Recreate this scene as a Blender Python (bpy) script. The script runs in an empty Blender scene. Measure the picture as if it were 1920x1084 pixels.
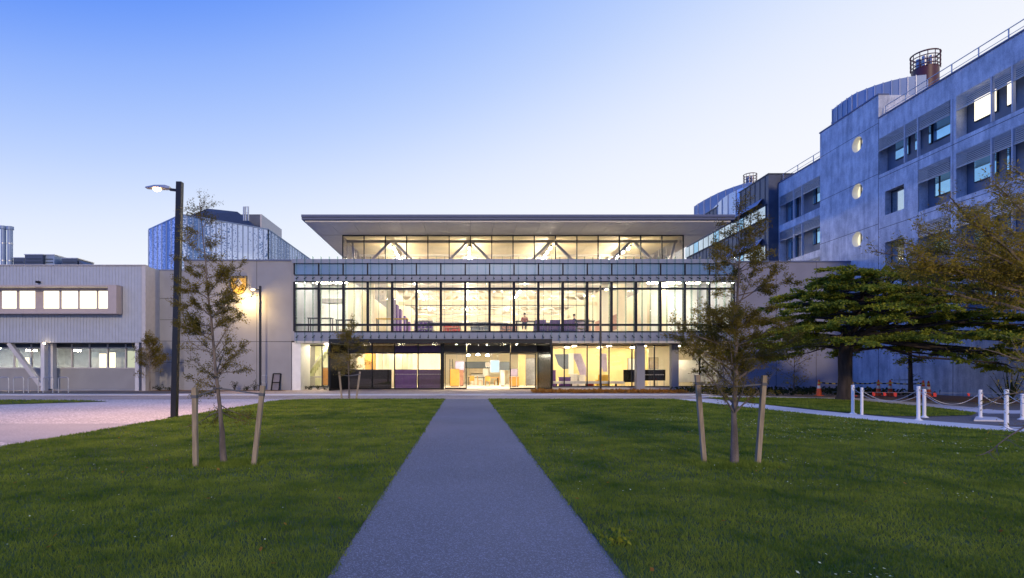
import bpy, math, random
import numpy as np
from mathutils import Vector, Matrix

random.seed(7)
SC = bpy.context.scene
COL = SC.collection
F = 1060.0            # focal length in photo pixels
UX, VY = 871.0, 692.0 # principal point of the photograph
CAMZ = 1.6

# ------------------------------------------------------------------ camera
cam = bpy.data.cameras.new("camera")
cam.sensor_width = 36.0
cam.lens = 36.0 * F / 1920.0
cam.shift_x = (960 - UX) / 1920.0
cam.shift_y = (VY - 542) / 1920.0
cam.clip_end = 4000
cam.clip_start = 0.05
camo = bpy.data.objects.new("camera", cam)
camo.location = (0, 0, CAMZ)
camo.rotation_euler = (math.radians(90), 0, 0)
COL.objects.link(camo)
SC.camera = camo

# ------------------------------------------------------------------ light and exposure
SC.view_settings.view_transform = 'Standard'
SC.view_settings.look = 'None'
SC.view_settings.exposure = 0.0
SC.view_settings.gamma = 1.0
SUN_EL, SUN_AZ = math.radians(16.5), math.radians(177)   # azimuth: where the light comes from, clockwise from +Y
cy = SC.cycles
cy.use_denoising = True
cy.transparent_max_bounces = 32
cy.max_bounces = 7
cy.diffuse_bounces = 4
cy.glossy_bounces = 3
cy.sample_clamp_indirect = 4.0
cy.caustics_reflective = False
cy.caustics_refractive = False

world = bpy.data.worlds.new("World")
SC.world = world
world.use_nodes = True
wn, wl = world.node_tree.nodes, world.node_tree.links
wn.clear()
def wmath(op, a, b=None, c=None):
    n = wn.new('ShaderNodeMath'); n.operation = op
    for i, x in enumerate((a, b, c)):
        if x is None: continue
        if isinstance(x, (int, float)): n.inputs[i].default_value = x
        else: wl.new(x, n.inputs[i])
    return n.outputs[0]
wtc = wn.new('ShaderNodeTexCoord')
wsep = wn.new('ShaderNodeSeparateXYZ'); wl.new(wtc.outputs['Generated'], wsep.inputs[0])
dx, dy, dz = wsep.outputs
zc = wmath('MAXIMUM', dz, 0.0)
kx = wmath('MULTIPLY', dx, wmath('MULTIPLY_ADD', zc, 0.47, 0.10))
back = wmath('MULTIPLY', wmath('MAXIMUM', wmath('MULTIPLY', dy, -1.0), 0.0), 0.42)
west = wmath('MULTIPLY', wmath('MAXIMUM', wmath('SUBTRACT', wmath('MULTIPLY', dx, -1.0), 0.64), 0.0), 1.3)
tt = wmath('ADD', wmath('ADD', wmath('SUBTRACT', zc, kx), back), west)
ramp = wn.new('ShaderNodeValToRGB'); wl.new(tt, ramp.inputs[0])
cr = ramp.color_ramp
cr.interpolation = 'B_SPLINE'
stops = [(0.0, (.97, .97, 1.0)), (.18, (.96, .965, 1.0)), (.31, (.80, .86, 1.0)), (.43, (.50, .65, 1.0)),
         (.56, (.27, .45, .99)), (.67, (.085, .26, .95)), (.82, (.06, .2, .86)), (1.0, (.05, .17, .75))]
cr.elements[0].position = 0; cr.elements[0].color = (*stops[0][1], 1)
cr.elements[1].position = 1; cr.elements[1].color = (*stops[-1][1], 1)
for p, c in stops[1:-1]:
    e = cr.elements.new(p); e.color = (*c, 1)
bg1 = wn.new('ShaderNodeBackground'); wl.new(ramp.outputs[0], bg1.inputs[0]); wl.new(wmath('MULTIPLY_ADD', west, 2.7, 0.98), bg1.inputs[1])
sky = wn.new('ShaderNodeTexSky'); sky.sky_type = 'NISHITA'; sky.sun_disc = False
sky.sun_elevation = SUN_EL; sky.sun_rotation = SUN_AZ
bg2 = wn.new('ShaderNodeBackground'); wl.new(sky.outputs[0], bg2.inputs[0]); bg2.inputs[1].default_value = 0.006
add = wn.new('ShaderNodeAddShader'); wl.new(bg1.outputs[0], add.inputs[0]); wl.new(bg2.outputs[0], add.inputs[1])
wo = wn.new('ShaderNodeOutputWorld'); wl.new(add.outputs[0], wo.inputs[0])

sl = bpy.data.lights.new("sun", 'SUN')
sl.energy = 1.6; sl.angle = math.radians(4); sl.color = (1.0, .76, .50)
so = bpy.data.objects.new("sun", sl)
sdir = Vector((math.sin(SUN_AZ) * math.cos(SUN_EL), math.cos(SUN_AZ) * math.cos(SUN_EL), math.sin(SUN_EL)))
so.rotation_euler = sdir.to_track_quat('Z', 'Y').to_euler()
so.location = (-10, -30, 20)
COL.objects.link(so)

# ------------------------------------------------------------------ materials
def newmat(name):
    m = bpy.data.materials.new(name); m.use_nodes = True
    nt = m.node_tree
    return m, nt, nt.nodes['Principled BSDF']
def _spec(b, v):
    b.inputs['Specular IOR Level'].default_value = v
def mat(name, col, rough=.6, metal=0., var=.15, scale=3., bump=0., bscale=30., spec=.5, stretch=None, detail=5, col2=None, emit=None):
    m, nt, b = newmat(name)
    N, L = nt.nodes, nt.links
    b.inputs['Roughness'].default_value = rough; b.inputs['Metallic'].default_value = metal; _spec(b, spec)
    tc = N.new('ShaderNodeTexCoord')
    src = tc.outputs['Object']
    if stretch:
        mp = N.new('ShaderNodeMapping'); mp.inputs['Scale'].default_value = stretch
        L.new(src, mp.inputs[0]); src = mp.outputs[0]
    nz = N.new('ShaderNodeTexNoise'); nz.inputs['Scale'].default_value = scale; nz.inputs['Detail'].default_value = detail
    L.new(src, nz.inputs['Vector'])
    r = N.new('ShaderNodeValToRGB')
    c2 = col2 or tuple(min(1, c * (1 + var)) for c in col)
    c1 = col if col2 else tuple(c * (1 - var) for c in col)
    r.color_ramp.elements[0].position = .35; r.color_ramp.elements[0].color = (*c1, 1)
    r.color_ramp.elements[1].position = .66; r.color_ramp.elements[1].color = (*c2, 1)
    L.new(nz.outputs['Fac'], r.inputs[0]); L.new(r.outputs[0], b.inputs['Base Color'])
    if bump:
        n2 = N.new('ShaderNodeTexNoise'); n2.inputs['Scale'].default_value = bscale; n2.inputs['Detail'].default_value = 3
        L.new(tc.outputs['Object'], n2.inputs['Vector'])
        bp = N.new('ShaderNodeBump'); bp.inputs['Strength'].default_value = bump; bp.inputs['Distance'].default_value = .02
        L.new(n2.outputs['Fac'], bp.inputs['Height']); L.new(bp.outputs[0], b.inputs['Normal'])
    if emit:
        b.inputs['Emission Color'].default_value = (*emit[0], 1); b.inputs['Emission Strength'].default_value = emit[1]
    return m
def emat(name, col, s):
    m = bpy.data.materials.new(name); m.use_nodes = True
    nt = m.node_tree; nt.nodes.clear()
    e = nt.nodes.new('ShaderNodeEmission'); e.inputs[0].default_value = (*col, 1); e.inputs[1].default_value = s
    o = nt.nodes.new('ShaderNodeOutputMaterial'); nt.links.new(e.outputs[0], o.inputs[0])
    return m
def glassmat(name, tint=(1.0, .985, .955), refl=1.5, rough=.02, cap=.5, body=None, bodyf=0.):
    m = bpy.data.materials.new(name); m.use_nodes = True
    nt = m.node_tree; N, L = nt.nodes, nt.links; N.clear()
    t = N.new('ShaderNodeBsdfTransparent'); t.inputs[0].default_value = (*tint, 1)
    g = N.new('ShaderNodeBsdfGlossy'); g.inputs['Roughness'].default_value = rough
    fr = N.new('ShaderNodeFresnel'); fr.inputs[0].default_value = refl
    mn = N.new('ShaderNodeMath'); mn.operation = 'MINIMUM'; mn.inputs[1].default_value = cap; L.new(fr.outputs[0], mn.inputs[0])
    mx = N.new('ShaderNodeMixShader'); L.new(mn.outputs[0], mx.inputs[0]); L.new(t.outputs[0], mx.inputs[1]); L.new(g.outputs[0], mx.inputs[2])
    out = mx.outputs[0]
    if body:
        d = N.new('ShaderNodeBsdfDiffuse'); d.inputs[0].default_value = (*body, 1)
        m2 = N.new('ShaderNodeMixShader'); m2.inputs[0].default_value = bodyf
        L.new(out, m2.inputs[1]); L.new(d.outputs[0], m2.inputs[2]); out = m2.outputs[0]
    o = N.new('ShaderNodeOutputMaterial'); L.new(out, o.inputs[0])
    return m

M = {}
M['concrete'] = mat('concrete', (.29, .30, .33), .85, var=.10, scale=.9, bump=.25, bscale=14, stretch=(1, 1, .5), detail=8)
M['precast'] = mat('precast_concrete', (.29, .295, .315), .85, var=.06, scale=.7, bump=.1, bscale=20, detail=8)
M['weathered'] = mat('weathered_concrete', (.34, .39, .50), .88, var=.0, scale=.8, bump=.5, bscale=9, detail=12, stretch=(1, 1, .55), col2=(.58, .65, .78))
M['joint'] = mat('joint_sealant', (.09, .09, .1), .9, var=.1)
M['cladding'] = mat('pale_metal_cladding', (.42, .45, .51), .42, metal=.15, var=.05, scale=2)
M['trimwhite'] = mat('painted_white_steel', (.50, .49, .50), .5, var=.05)
M['column'] = mat('painted_pale_column', (.58, .59, .64), .55, var=.04)
M['pinkframe'] = mat('window_box_lining', (.44, .38, .37), .5, var=.04)
M['darkmetal'] = mat('dark_mullion_metal', (.010, .014, .028), .6, metal=0., var=.1, spec=.2)
M['black'] = mat('black_polished_metal', (.006, .006, .007), .2, metal=0., var=.1, spec=.35)
M['blackmat'] = mat('matt_black', (.006, .006, .006), .5, var=.1, spec=.15)
M['bluepanel'] = mat('blue_grey_spandrel', (.11, .22, .42), .35, metal=.1, var=.06, scale=1)
M['greyband'] = mat('grey_metal_band', (.20, .24, .35), .5, metal=.1, var=.05)
M['fascia'] = mat('roof_fascia_metal', (.10, .13, .23), .6, metal=.0, var=.04)
M['soffit'] = mat('soffit_panel', (.60, .58, .54), .45, var=.04)
M['glass'] = glassmat('clear_glass')
M['tglass'] = glassmat('tinted_glass', (.72, .80, .80))
M['finglass'] = glassmat('green_edge_glass', (.80, .90, .86), body=(.75, .86, .78), bodyf=.035, cap=.15)
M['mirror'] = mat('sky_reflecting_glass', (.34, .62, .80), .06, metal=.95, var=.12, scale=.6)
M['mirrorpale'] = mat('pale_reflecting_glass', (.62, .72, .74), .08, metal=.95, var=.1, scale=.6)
M['cream'] = mat('cream_plaster', (.80, .72, .55), .8, var=.05, scale=.6)
M['creamceil'] = mat('plywood_ceiling_panel', (.74, .64, .42), .6, var=.10, scale=.35)
M['white'] = mat('white_paint', (.82, .82, .78), .6, var=.04)
M['yellowwall'] = mat('yellow_timber_lining', (.80, .64, .30), .6, var=.08, scale=1)
M['woodorange'] = mat('orange_timber', (.72, .36, .06), .5, var=.12, scale=2, stretch=(1, 1, 8))
M['truss'] = mat('pale_truss_steel', (.62, .58, .52), .5, var=.04)
M['trussdark'] = mat('grey_truss_steel', (.30, .28, .27), .5, var=.04)
M['purple'] = mat('purple_panel', (.085, .025, .23), .5, var=.12)
M['purpledark'] = mat('deep_purple_panel', (.07, .022, .14), .3, var=.1)
M['carpet'] = mat('grey_carpet', (.16, .16, .17), .95, var=.2, scale=30)
M['floorpale'] = mat('pale_polished_floor', (.78, .74, .66), .3, var=.06)
M['yellow'] = mat('yellow_fabric', (.8, .5, .04), .8, var=.1)
M['red'] = mat('red_seat', (.45, .06, .04), .7, var=.1)
M['slat'] = mat('grey_louvre_metal', (.46, .49, .55), .45, metal=.4, var=.05)
M['recess'] = mat('grey_blue_wall_panel', (.13, .16, .21), .5, var=.12, scale=1)
M['frame'] = mat('dark_window_frame', (.035, .05, .07), .45, metal=.3)
M['zinc'] = mat('blue_zinc_cladding', (.24, .32, .46), .5, metal=.15, var=.08, scale=.8)
M['darkzinc'] = mat('dark_slate_cladding', (.075, .095, .14), .42, metal=.3, var=.12, scale=1.5)
M['steel'] = mat('galvanised_steel', (.5, .51, .52), .4, metal=.7, var=.12, scale=6)
M['redflue'] = mat('maroon_painted_steel', (.085, .018, .025), .45, var=.08)
M['hiproof'] = mat('dark_ribbed_roof', (.035, .038, .055), .6, var=.2, scale=3)
M['lampwarm'] = emat('warm_lamp_glow', (1.0, .58, .2), 26)
M['lampdim'] = emat('lamp_lens_glow', (1.0, .72, .35), 25)
M['tracklamp'] = emat('track_lamp_glow', (1.0, .87, .66), 540)
M['panel_lamp'] = emat('ceiling_panel_glow', (1.0, .87, .62), 420)
M['downlight'] = emat('downlight_glow', (1.0, .90, .66), 420)
M['panel_lamp2'] = emat('ceiling_panel_glow_bright', (1.0, .95, .80), 95)
M['litwin'] = emat('lit_room_glow', (1.0, .90, .68), 1.9)
M['litblue'] = emat('dim_lit_blind', (.8, .86, .62), .75)
M['litcirc'] = emat('lit_porthole_glow', (1.0, .88, .60), 1.3)
M['screen'] = emat('screen_glow', (.72, .90, .95), 1.1)
M['bark'] = mat('grey_brown_bark', (.17, .135, .11), .95, var=.35, scale=9, bump=.8, bscale=40, stretch=(1, 1, .25))
M['darkbark'] = mat('dark_bark', (.05, .038, .03), .95, var=.4, scale=6, bump=.9, bscale=25, stretch=(1, 1, .2))
M['stake'] = mat('weathered_timber_stake', (.33, .26, .17), .85, var=.22, scale=5, stretch=(6, 6, .6), bump=.3)
M['tie'] = mat('grey_rubber_tie', (.12, .12, .13), .8)
M['whiteplastic'] = mat('white_plastic', (.88, .84, .76), .4, var=.03)
M['chain'] = mat('pale_chain', (.5, .5, .5), .5, metal=.3)
M['coneorange'] = mat('orange_cone_plastic', (.80, .10, .015), .5, var=.08)
M['flag'] = mat('red_flag_fabric', (.65, .05, .04), .8)
M['tapey'] = mat('yellow_tape', (.75, .55, .05), .6)
M['bin'] = mat('grey_board', (.16, .15, .18), .6)
M['gold'] = mat('gold_crest_metal', (.62, .40, .08), .45, metal=.2)
M['bronze'] = mat('bronze_metal_panel', (.07, .065, .06), .35, metal=.6, var=.1)
M['brick'] = mat('muted_red_brown_panel', (.38, .20, .15), .7)
M['lilac'] = mat('lilac_panel', (.40, .34, .52), .6)
M['brick2'] = mat('tan_board', (.42, .34, .24), .7)
M['purpledark2'] = mat('deep_purple_board', (.05, .014, .11), .35)
M['greenish'] = mat('pale_green_stair', (.50, .55, .30), .6)
M['innergrey'] = mat('blue_grey_inner_wall', (.30, .34, .38), .8)
M['innerlit'] = mat('pale_inner_wall_glow', (.5, .58, .6), .8, emit=((.7, .8, .85), .12))  # faint emission in the wall material stands in for room light
M['zincpale'] = mat('pale_zinc_cladding', (.62, .68, .76), .3, metal=.4, var=.05)
M['concretemauve'] = mat('smooth_mauve_concrete', (.25, .26, .325), .85, var=.07, scale=.8, bump=.1, detail=8)
M['black2'] = mat('black_powder_coat', (.006, .006, .009), .3, var=.1)
M['amberrefl'] = mat('amber_reflection_panel', (.22, .13, .03), .25, metal=.4, var=.3)  # amber reflection in the transom, painted in as the panel colour
def weathered():
    m, nt, b = newmat('weathered_concrete'); N, L = nt.nodes, nt.links
    tc = N.new('ShaderNodeTexCoord')
    def noise(scale, st, det, rough=.6):
        mp = N.new('ShaderNodeMapping'); mp.inputs['Scale'].default_value = st; L.new(tc.outputs['Object'], mp.inputs[0])
        n = N.new('ShaderNodeTexNoise'); n.inputs['Scale'].default_value = scale; n.inputs['Detail'].default_value = det; n.inputs['Roughness'].default_value = rough
        L.new(mp.outputs[0], n.inputs['Vector']); return n.outputs['Fac']
    def mad(a, k, c):
        q = N.new('ShaderNodeMath'); q.operation = 'MULTIPLY_ADD'; L.new(a, q.inputs[0]); q.inputs[1].default_value = k
        if isinstance(c, float): q.inputs[2].default_value = c
        else: L.new(c, q.inputs[2])
        return q.outputs[0]
    s = mad(noise(1.1, (1, 1, .7), 8, .7), .55, mad(noise(2.6, (1, 1, .10), 6), .35, mad(noise(14, (1, 1, 1), 4), .22, -.06)))
    r = N.new('ShaderNodeValToRGB'); e = r.color_ramp.elements
    e[0].position = .40; e[0].color = (.36, .39, .45, 1); e[1].position = .62; e[1].color = (.80, .82, .86, 1)
    L.new(s, r.inputs[0]); L.new(r.outputs[0], b.inputs['Base Color']); b.inputs['Roughness'].default_value = .85
    bp = N.new('ShaderNodeBump'); bp.inputs['Strength'].default_value = .4; bp.inputs['Distance'].default_value = .02; L.new(s, bp.inputs['Height']); L.new(bp.outputs[0], b.inputs['Normal'])
    return m
M['weathered'] = weathered()
M['palegreen'] = mat('pale_green_yellow_wall', (.74, .76, .52), .7, var=.05)
M['hallfill'] = emat('hall_fill_glow', (1.0, .86, .6), 1500)
M['skin'] = mat('skin', (.55, .34, .24), .6, var=.05)
M['hair'] = mat('dark_hair', (.03, .02, .015), .7)
M['shirt'] = mat('faded_red_plaid_shirt', (.40, .12, .10), .85, var=.5, scale=25)
M['navy'] = mat('navy_cloth', (.03, .035, .08), .85, var=.2)

def leafmat(name, c1, c2, trans=.35, scale=1.6):
    m = bpy.data.materials.new(name); m.use_nodes = True
    nt = m.node_tree; N, L = nt.nodes, nt.links; N.clear()
    tc = N.new('ShaderNodeTexCoord'); nz = N.new('ShaderNodeTexNoise'); nz.inputs['Scale'].default_value = scale; nz.inputs['Detail'].default_value = 9
    nz.inputs['Roughness'].default_value = .75
    L.new(tc.outputs['Object'], nz.inputs['Vector'])
    r = N.new('ShaderNodeValToRGB'); r.color_ramp.elements[0].position = .36; r.color_ramp.elements[1].position = .64
    r.color_ramp.elements[0].color = (*c1, 1); r.color_ramp.elements[1].color = (*c2, 1); L.new(nz.outputs['Fac'], r.inputs[0])
    d = N.new('ShaderNodeBsdfDiffuse'); t = N.new('ShaderNodeBsdfTranslucent'); x = N.new('ShaderNodeMixShader'); x.inputs[0].default_value = trans
    L.new(r.outputs[0], d.inputs[0]); L.new(r.outputs[0], t.inputs[0]); L.new(d.outputs[0], x.inputs[1]); L.new(t.outputs[0], x.inputs[2])
    o = N.new('ShaderNodeOutputMaterial'); L.new(x.outputs[0], o.inputs[0])
    return m
M['needle'] = leafmat('olive_bronze_needles', (.06, .065, .014), (.30, .22, .045))
M['needlegold'] = leafmat('golden_autumn_needles', (.15, .13, .025), (.50, .37, .06), scale=2.2)
M['leafgreen'] = leafmat('broad_green_leaves', (.06, .105, .02), (.46, .47, .05), scale=.9)
M['shrub'] = leafmat('dark_shrub_leaves', (.02, .03, .015), (.06, .07, .03))
M['grass'] = leafmat('lawn_blades', (.065, .13, .02), (.28, .34, .05), trans=.35, scale=.8)
M['petal'] = mat('pale_petal', (.55, .6, .35), .8)
M['dryleaf'] = leafmat('dry_orange_leaves', (.22, .09, .02), (.55, .28, .06))

def aggregate(name, base, speck, scale=90, thr=.62, rough=.8, big=.25, amt=1.0):
    m, nt, b = newmat(name); N, L = nt.nodes, nt.links
    tc = N.new('ShaderNodeTexCoord')
    n1 = N.new('ShaderNodeTexNoise'); n1.inputs['Scale'].default_value = big; n1.inputs['Detail'].default_value = 6; L.new(tc.outputs['Object'], n1.inputs['Vector'])
    r1 = N.new('ShaderNodeValToRGB'); r1.color_ramp.elements[0].position = .3; r1.color_ramp.elements[1].position = .7
    r1.color_ramp.elements[0].color = (*[c * .74 for c in base], 1); r1.color_ramp.elements[1].color = (*[c * 1.22 for c in base], 1)
    L.new(n1.outputs['Fac'], r1.inputs[0])
    v = N.new('ShaderNodeTexVoronoi'); v.inputs['Scale'].default_value = scale; L.new(tc.outputs['Object'], v.inputs['Vector'])
    sp = N.new('ShaderNodeSeparateColor'); L.new(v.outputs['Color'], sp.inputs[0])
    r2 = N.new('ShaderNodeValToRGB'); r2.color_ramp.elements[0].position = thr; r2.color_ramp.elements[1].position = min(1, thr + .3)
    r2.color_ramp.elements[0].color = (0, 0, 0, 1); r2.color_ramp.elements[1].color = (amt, amt, amt, 1); L.new(sp.outputs[0], r2.inputs[0])
    mx = N.new('ShaderNodeMix'); mx.data_type = 'RGBA'; L.new(r2.outputs[0], mx.inputs[0]); L.new(r1.outputs[0], mx.inputs[6]); mx.inputs[7].default_value = (*speck, 1)
    L.new(mx.outputs[2], b.inputs['Base Color']); b.inputs['Roughness'].default_value = rough
    bp = N.new('ShaderNodeBump'); bp.inputs['Strength'].default_value = .5; bp.inputs['Distance'].default_value = .004
    L.new(v.outputs['Distance'], bp.inputs['Height']); L.new(bp.outputs[0], b.inputs['Normal'])
    return m
M['path'] = aggregate('asphalt_path', (.145, .142, .15), (.30, .30, .36), 120, .66)
M['paving'] = aggregate('brown_grey_paving', (.38, .28, .21), (.50, .40, .32), 20, .5)
M['kerb'] = aggregate('pale_concrete_kerb', (.66, .62, .58), (.76, .73, .69), 40, .7)
M['plaza'] = aggregate('exposed_aggregate_paving', (.46, .385, .35), (.80, .72, .66), 26, .55)
M['plazasmooth'] = aggregate('smooth_pinkish_paving', (.40, .345, .32), (.52, .47, .43), 55, .6)
M['asphalt'] = aggregate('asphalt', (.075, .07, .07), (.16, .15, .15), 60, .7)
M['asphaltwarm'] = aggregate('worn_brown_asphalt', (.14, .12, .11), (.26, .24, .22), 60, .7)
M['ground'] = aggregate('ground_surface', (.16, .15, .145), (.25, .24, .23), 30, .6)
M['mulch'] = aggregate('bark_mulch', (.10, .06, .035), (.26, .15, .07), 22, .4)
M['soil'] = mat('lawn_soil', (.045, .075, .014), .95, var=.4, scale=2.5)
def perforated():
    m, nt, b = newmat('perforated_blue_metal'); N, L = nt.nodes, nt.links
    tc = N.new('ShaderNodeTexCoord')
    n = N.new('ShaderNodeTexNoise'); n.inputs['Scale'].default_value = 6.5; n.inputs['Detail'].default_value = 1; L.new(tc.outputs['Object'], n.inputs['Vector'])
    w = N.new('ShaderNodeTexNoise'); w.inputs['Scale'].default_value = .55; w.inputs['Detail'].default_value = 1
    mp = N.new('ShaderNodeMapping'); mp.inputs['Scale'].default_value = (1, 1, .04); L.new(tc.outputs['Object'], mp.inputs[0]); L.new(mp.outputs[0], w.inputs['Vector'])
    a = N.new('ShaderNodeMath'); a.operation = 'MULTIPLY_ADD'; a.inputs[1].default_value = .9; L.new(w.outputs['Fac'], a.inputs[0]); L.new(n.outputs['Fac'], a.inputs[2])
    r = N.new('ShaderNodeValToRGB'); e = r.color_ramp.elements
    e[0].position = .90; e[0].color = (.11, .21, .42, 1); e[1].position = 1.06; e[1].color = (.62, .74, .92, 1)
    L.new(a.outputs[0], r.inputs[0]); L.new(r.outputs[0], b.inputs['Base Color'])
    b.inputs['Roughness'].default_value = .45; b.inputs['Metallic'].default_value = .25
    return m
M['perf'] = perforated()

# ------------------------------------------------------------------ object helpers
def P(u, v, Y):
    return Vector(((u - UX) * Y / F, Y, CAMZ - (v - VY) * Y / F))
def G(u, v):
    Y = F * CAMZ / (v - VY)
    return Vector(((u - UX) * Y / F, Y, 0))
def tag(o, label=None, cat=None, group=None, kind=None):
    if label: o['label'] = label
    if cat: o['category'] = cat
    if group: o['group'] = group
    if kind: o['kind'] = kind
    return o
def thing(name, loc, label, cat, group=None, rz=0):
    o = bpy.data.objects.new(name, None); COL.objects.link(o)
    o.empty_display_size = .2
    o.location = loc; o.rotation_euler = (0, 0, rz)
    return tag(o, label, cat, group)
ORG = {}
def origin(o):
    v = Vector(o.location)
    while o.parent is not None:
        o = o.parent; v = v + Vector(o.location)
    return v
class MB:
    def __init__(s): s.v = []; s.f = []; s.sm = False
    def add(s, vs, fs):
        n = len(s.v); s.v += [tuple(p) for p in vs]; s.f += [tuple(i + n for i in f) for f in fs]; return s
    def box(s, x0, x1, y0, y1, z0, z1):
        return s.add([(x0, y0, z0), (x1, y0, z0), (x1, y1, z0), (x0, y1, z0), (x0, y0, z1), (x1, y0, z1), (x1, y1, z1), (x0, y1, z1)],
                     [(3, 2, 1, 0), (4, 5, 6, 7), (0, 1, 5, 4), (1, 2, 6, 5), (2, 3, 7, 6), (3, 0, 4, 7)])
    def prism(s, pts, z0, z1):     # polygon in plan, extruded up
        n = len(pts)
        return s.add([(x, y, z0) for x, y in pts] + [(x, y, z1) for x, y in pts],
                     [tuple(range(n - 1, -1, -1)), tuple(range(n, 2 * n))] + [(i, (i + 1) % n, n + (i + 1) % n, n + i) for i in range(n)])
    def bar(s, a, b, w, h=None, up=(0, 0, 1)):   # rectangular bar between two points
        a, b = Vector(a), Vector(b); h = h or w
        d = (b - a).normalized(); up = Vector(up)
        if abs(d.dot(up)) > .98: up = Vector((0, 1, 0))
        sx = d.cross(up).normalized() * w / 2; sz = sx.cross(d).normalized() * h / 2
        vs = [a - sx - sz, a + sx - sz, a + sx + sz, a - sx + sz, b - sx - sz, b + sx - sz, b + sx + sz, b - sx + sz]
        return s.add(vs, [(0, 1, 2, 3), (7, 6, 5, 4), (0, 4, 5, 1), (1, 5, 6, 2), (2, 6, 7, 3), (3, 7, 4, 0)])
    def tube(s, pts, rad, n=8, cap=True):
        pts = [Vector(p) for p in pts]
        if not isinstance(rad, (list, tuple)): rad = [rad] * len(pts)
        vs = []; ref = Vector((1, .13, .07)).normalized()
        for i, p in enumerate(pts):
            d = (pts[min(i + 1, len(pts) - 1)] - pts[max(i - 1, 0)])
            d = d.normalized() if d.length > 1e-6 else Vector((0, 0, 1))
            rr = ref if abs(d.dot(ref)) < .95 else Vector((0, 1, 0))
            a = d.cross(rr).normalized(); b = d.cross(a)
            for k in range(n):
                t = 2 * math.pi * k / n
                vs.append(p + (a * math.cos(t) + b * math.sin(t)) * rad[i])
        fs = []
        for i in range(len(pts) - 1):
            for k in range(n):
                k2 = (k + 1) % n
                fs.append((i * n + k, i * n + k2, (i + 1) * n + k2, (i + 1) * n + k))
        if cap: fs += [tuple(range(n)), tuple(range((len(pts) - 1) * n + n - 1, (len(pts) - 1) * n - 1, -1))]
        s.sm = True
        return s.add(vs, fs)
    def lathe(s, c, prof, n=16):
        return s.tube([(c[0], c[1], c[2] + z) for r, z in prof], [r for r, z in prof], n)
    def build(s, name, m, parent=None, bevel=0):
        me = bpy.data.meshes.new(name)
        o = bpy.data.objects.new(name, me); COL.objects.link(o)
        if parent is not None:
            o.parent = parent; off = origin(parent)
            vs = [(x - off.x, y - off.y, z - off.z) for x, y, z in s.v]
        else: vs = s.v
        me.from_pydata(vs, [], s.f); me.update()
        me.materials.append(m)
        if s.sm:
            me.shade_smooth() if hasattr(me, 'shade_smooth') else None
            try: me.set_sharp_from_angle(angle=math.radians(40))
            except Exception: pass
        if bevel:
            b = o.modifiers.new('bevel', 'BEVEL'); b.width = bevel; b.segments = 2; b.limit_method = 'ANGLE'
        return o
def box(name, m, parent, *b, bevel=0): return MB().box(*b).build(name, m, parent, bevel)
def struct(o): o['kind'] = 'structure'; return o
def dup(root, loc=None, rz=None, label=None, group=None):
    def cp(o, par):
        c = o.copy(); COL.objects.link(c); c.parent = par
        for ch in list(o.children): cp(ch, c)
        return c
    r = cp(root, None)
    if loc is not None: r.location = loc
    if rz is not None: r.rotation_euler = (0, 0, rz)
    if label: r['label'] = label
    if group: r['group'] = group
    return r
def sheet(name, pts, z, m):
    return struct(MB().add([(x, y, z) for x, y in pts], [tuple(range(len(pts)))]).build(name, m))
def npmesh(name, verts, nper, m, parent=None):
    """verts: (k*nper,3) array, one polygon per nper vertices"""
    me = bpy.data.meshes.new(name); nv = len(verts); nf = nv // nper
    if parent is not None: verts = verts - np.array(origin(parent))
    me.vertices.add(nv); me.vertices.foreach_set('co', verts.astype(np.float32).ravel())
    me.loops.add(nv); me.loops.foreach_set('vertex_index', np.arange(nv, dtype=np.int32))
    me.polygons.add(nf); me.polygons.foreach_set('loop_start', np.arange(0, nv, nper, dtype=np.int32))
    me.update(calc_edges=True); me.validate(); me.materials.append(m)
    o = bpy.data.objects.new(name, me); COL.objects.link(o)
    if parent is not None: o.parent = parent
    return o

# ================================================================== GROUND
struct(MB().add([(-1500, -800, 0), (1500, -800, 0), (1500, 3000, 0), (-1500, 3000, 0)], [(0, 1, 2, 3)]).build('ground', M['ground']))
sheet('plaza', [(-60, 16.5), (-9.5, 16.5), (-9.5, 30.0), (-60, 27.5)], .004, M['plaza'])
sheet('plaza', [(-60, -2), (-9.5, -2), (-9.5, 12.3), (-60, 12.3)], .004, M['plaza'])
sheet('plaza_band', [(-60, 12.3), (-9.5, 12.3), (-9.5, 16.5), (-60, 16.5)], .008, M['plazasmooth'])
sheet('pavement', [(-60, 27.5), (-9.5, 30.0), (-9.5, 29.6), (13.2, 29.6), (13.2, 34.7), (-60, 34.7)], .006, M['paving'])
sheet('forecourt', [(-60, 35.6), (24, 35.6), (24, 47), (-60, 47)], .006, M['paving'])
sheet('road', [(-60, 36), (-20, 36), (-17, 38.5), (-17, 40.5), (-60, 40.5)], .011, M['asphalt'])
struct(MB().box(-60, 15.0, 34.1, 35.7, 0, .03).build('kerb', M['kerb']))
# main path between the two lawns, slightly wavering edges
pl, pr = [], []
for i in range(0, 60):
    y = -2 + 31.9 * i / 59
    pl.append((-1.07 + .018 * math.sin(y * 5.1) + .012 * math.sin(y * 13.7), y)); pr.append((1.25 + .018 * math.sin(y * 4.3 + 1) + .012 * math.sin(y * 11.2), y))
sheet('path', pl + pr[::-1], .012, M['path'])
for y in (): sheet('path_joint', [(-1.06, y), (1.24, y + .03), (1.24, y + .05), (-1.06, y + .02)], .016, M['asphalt'])
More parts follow.
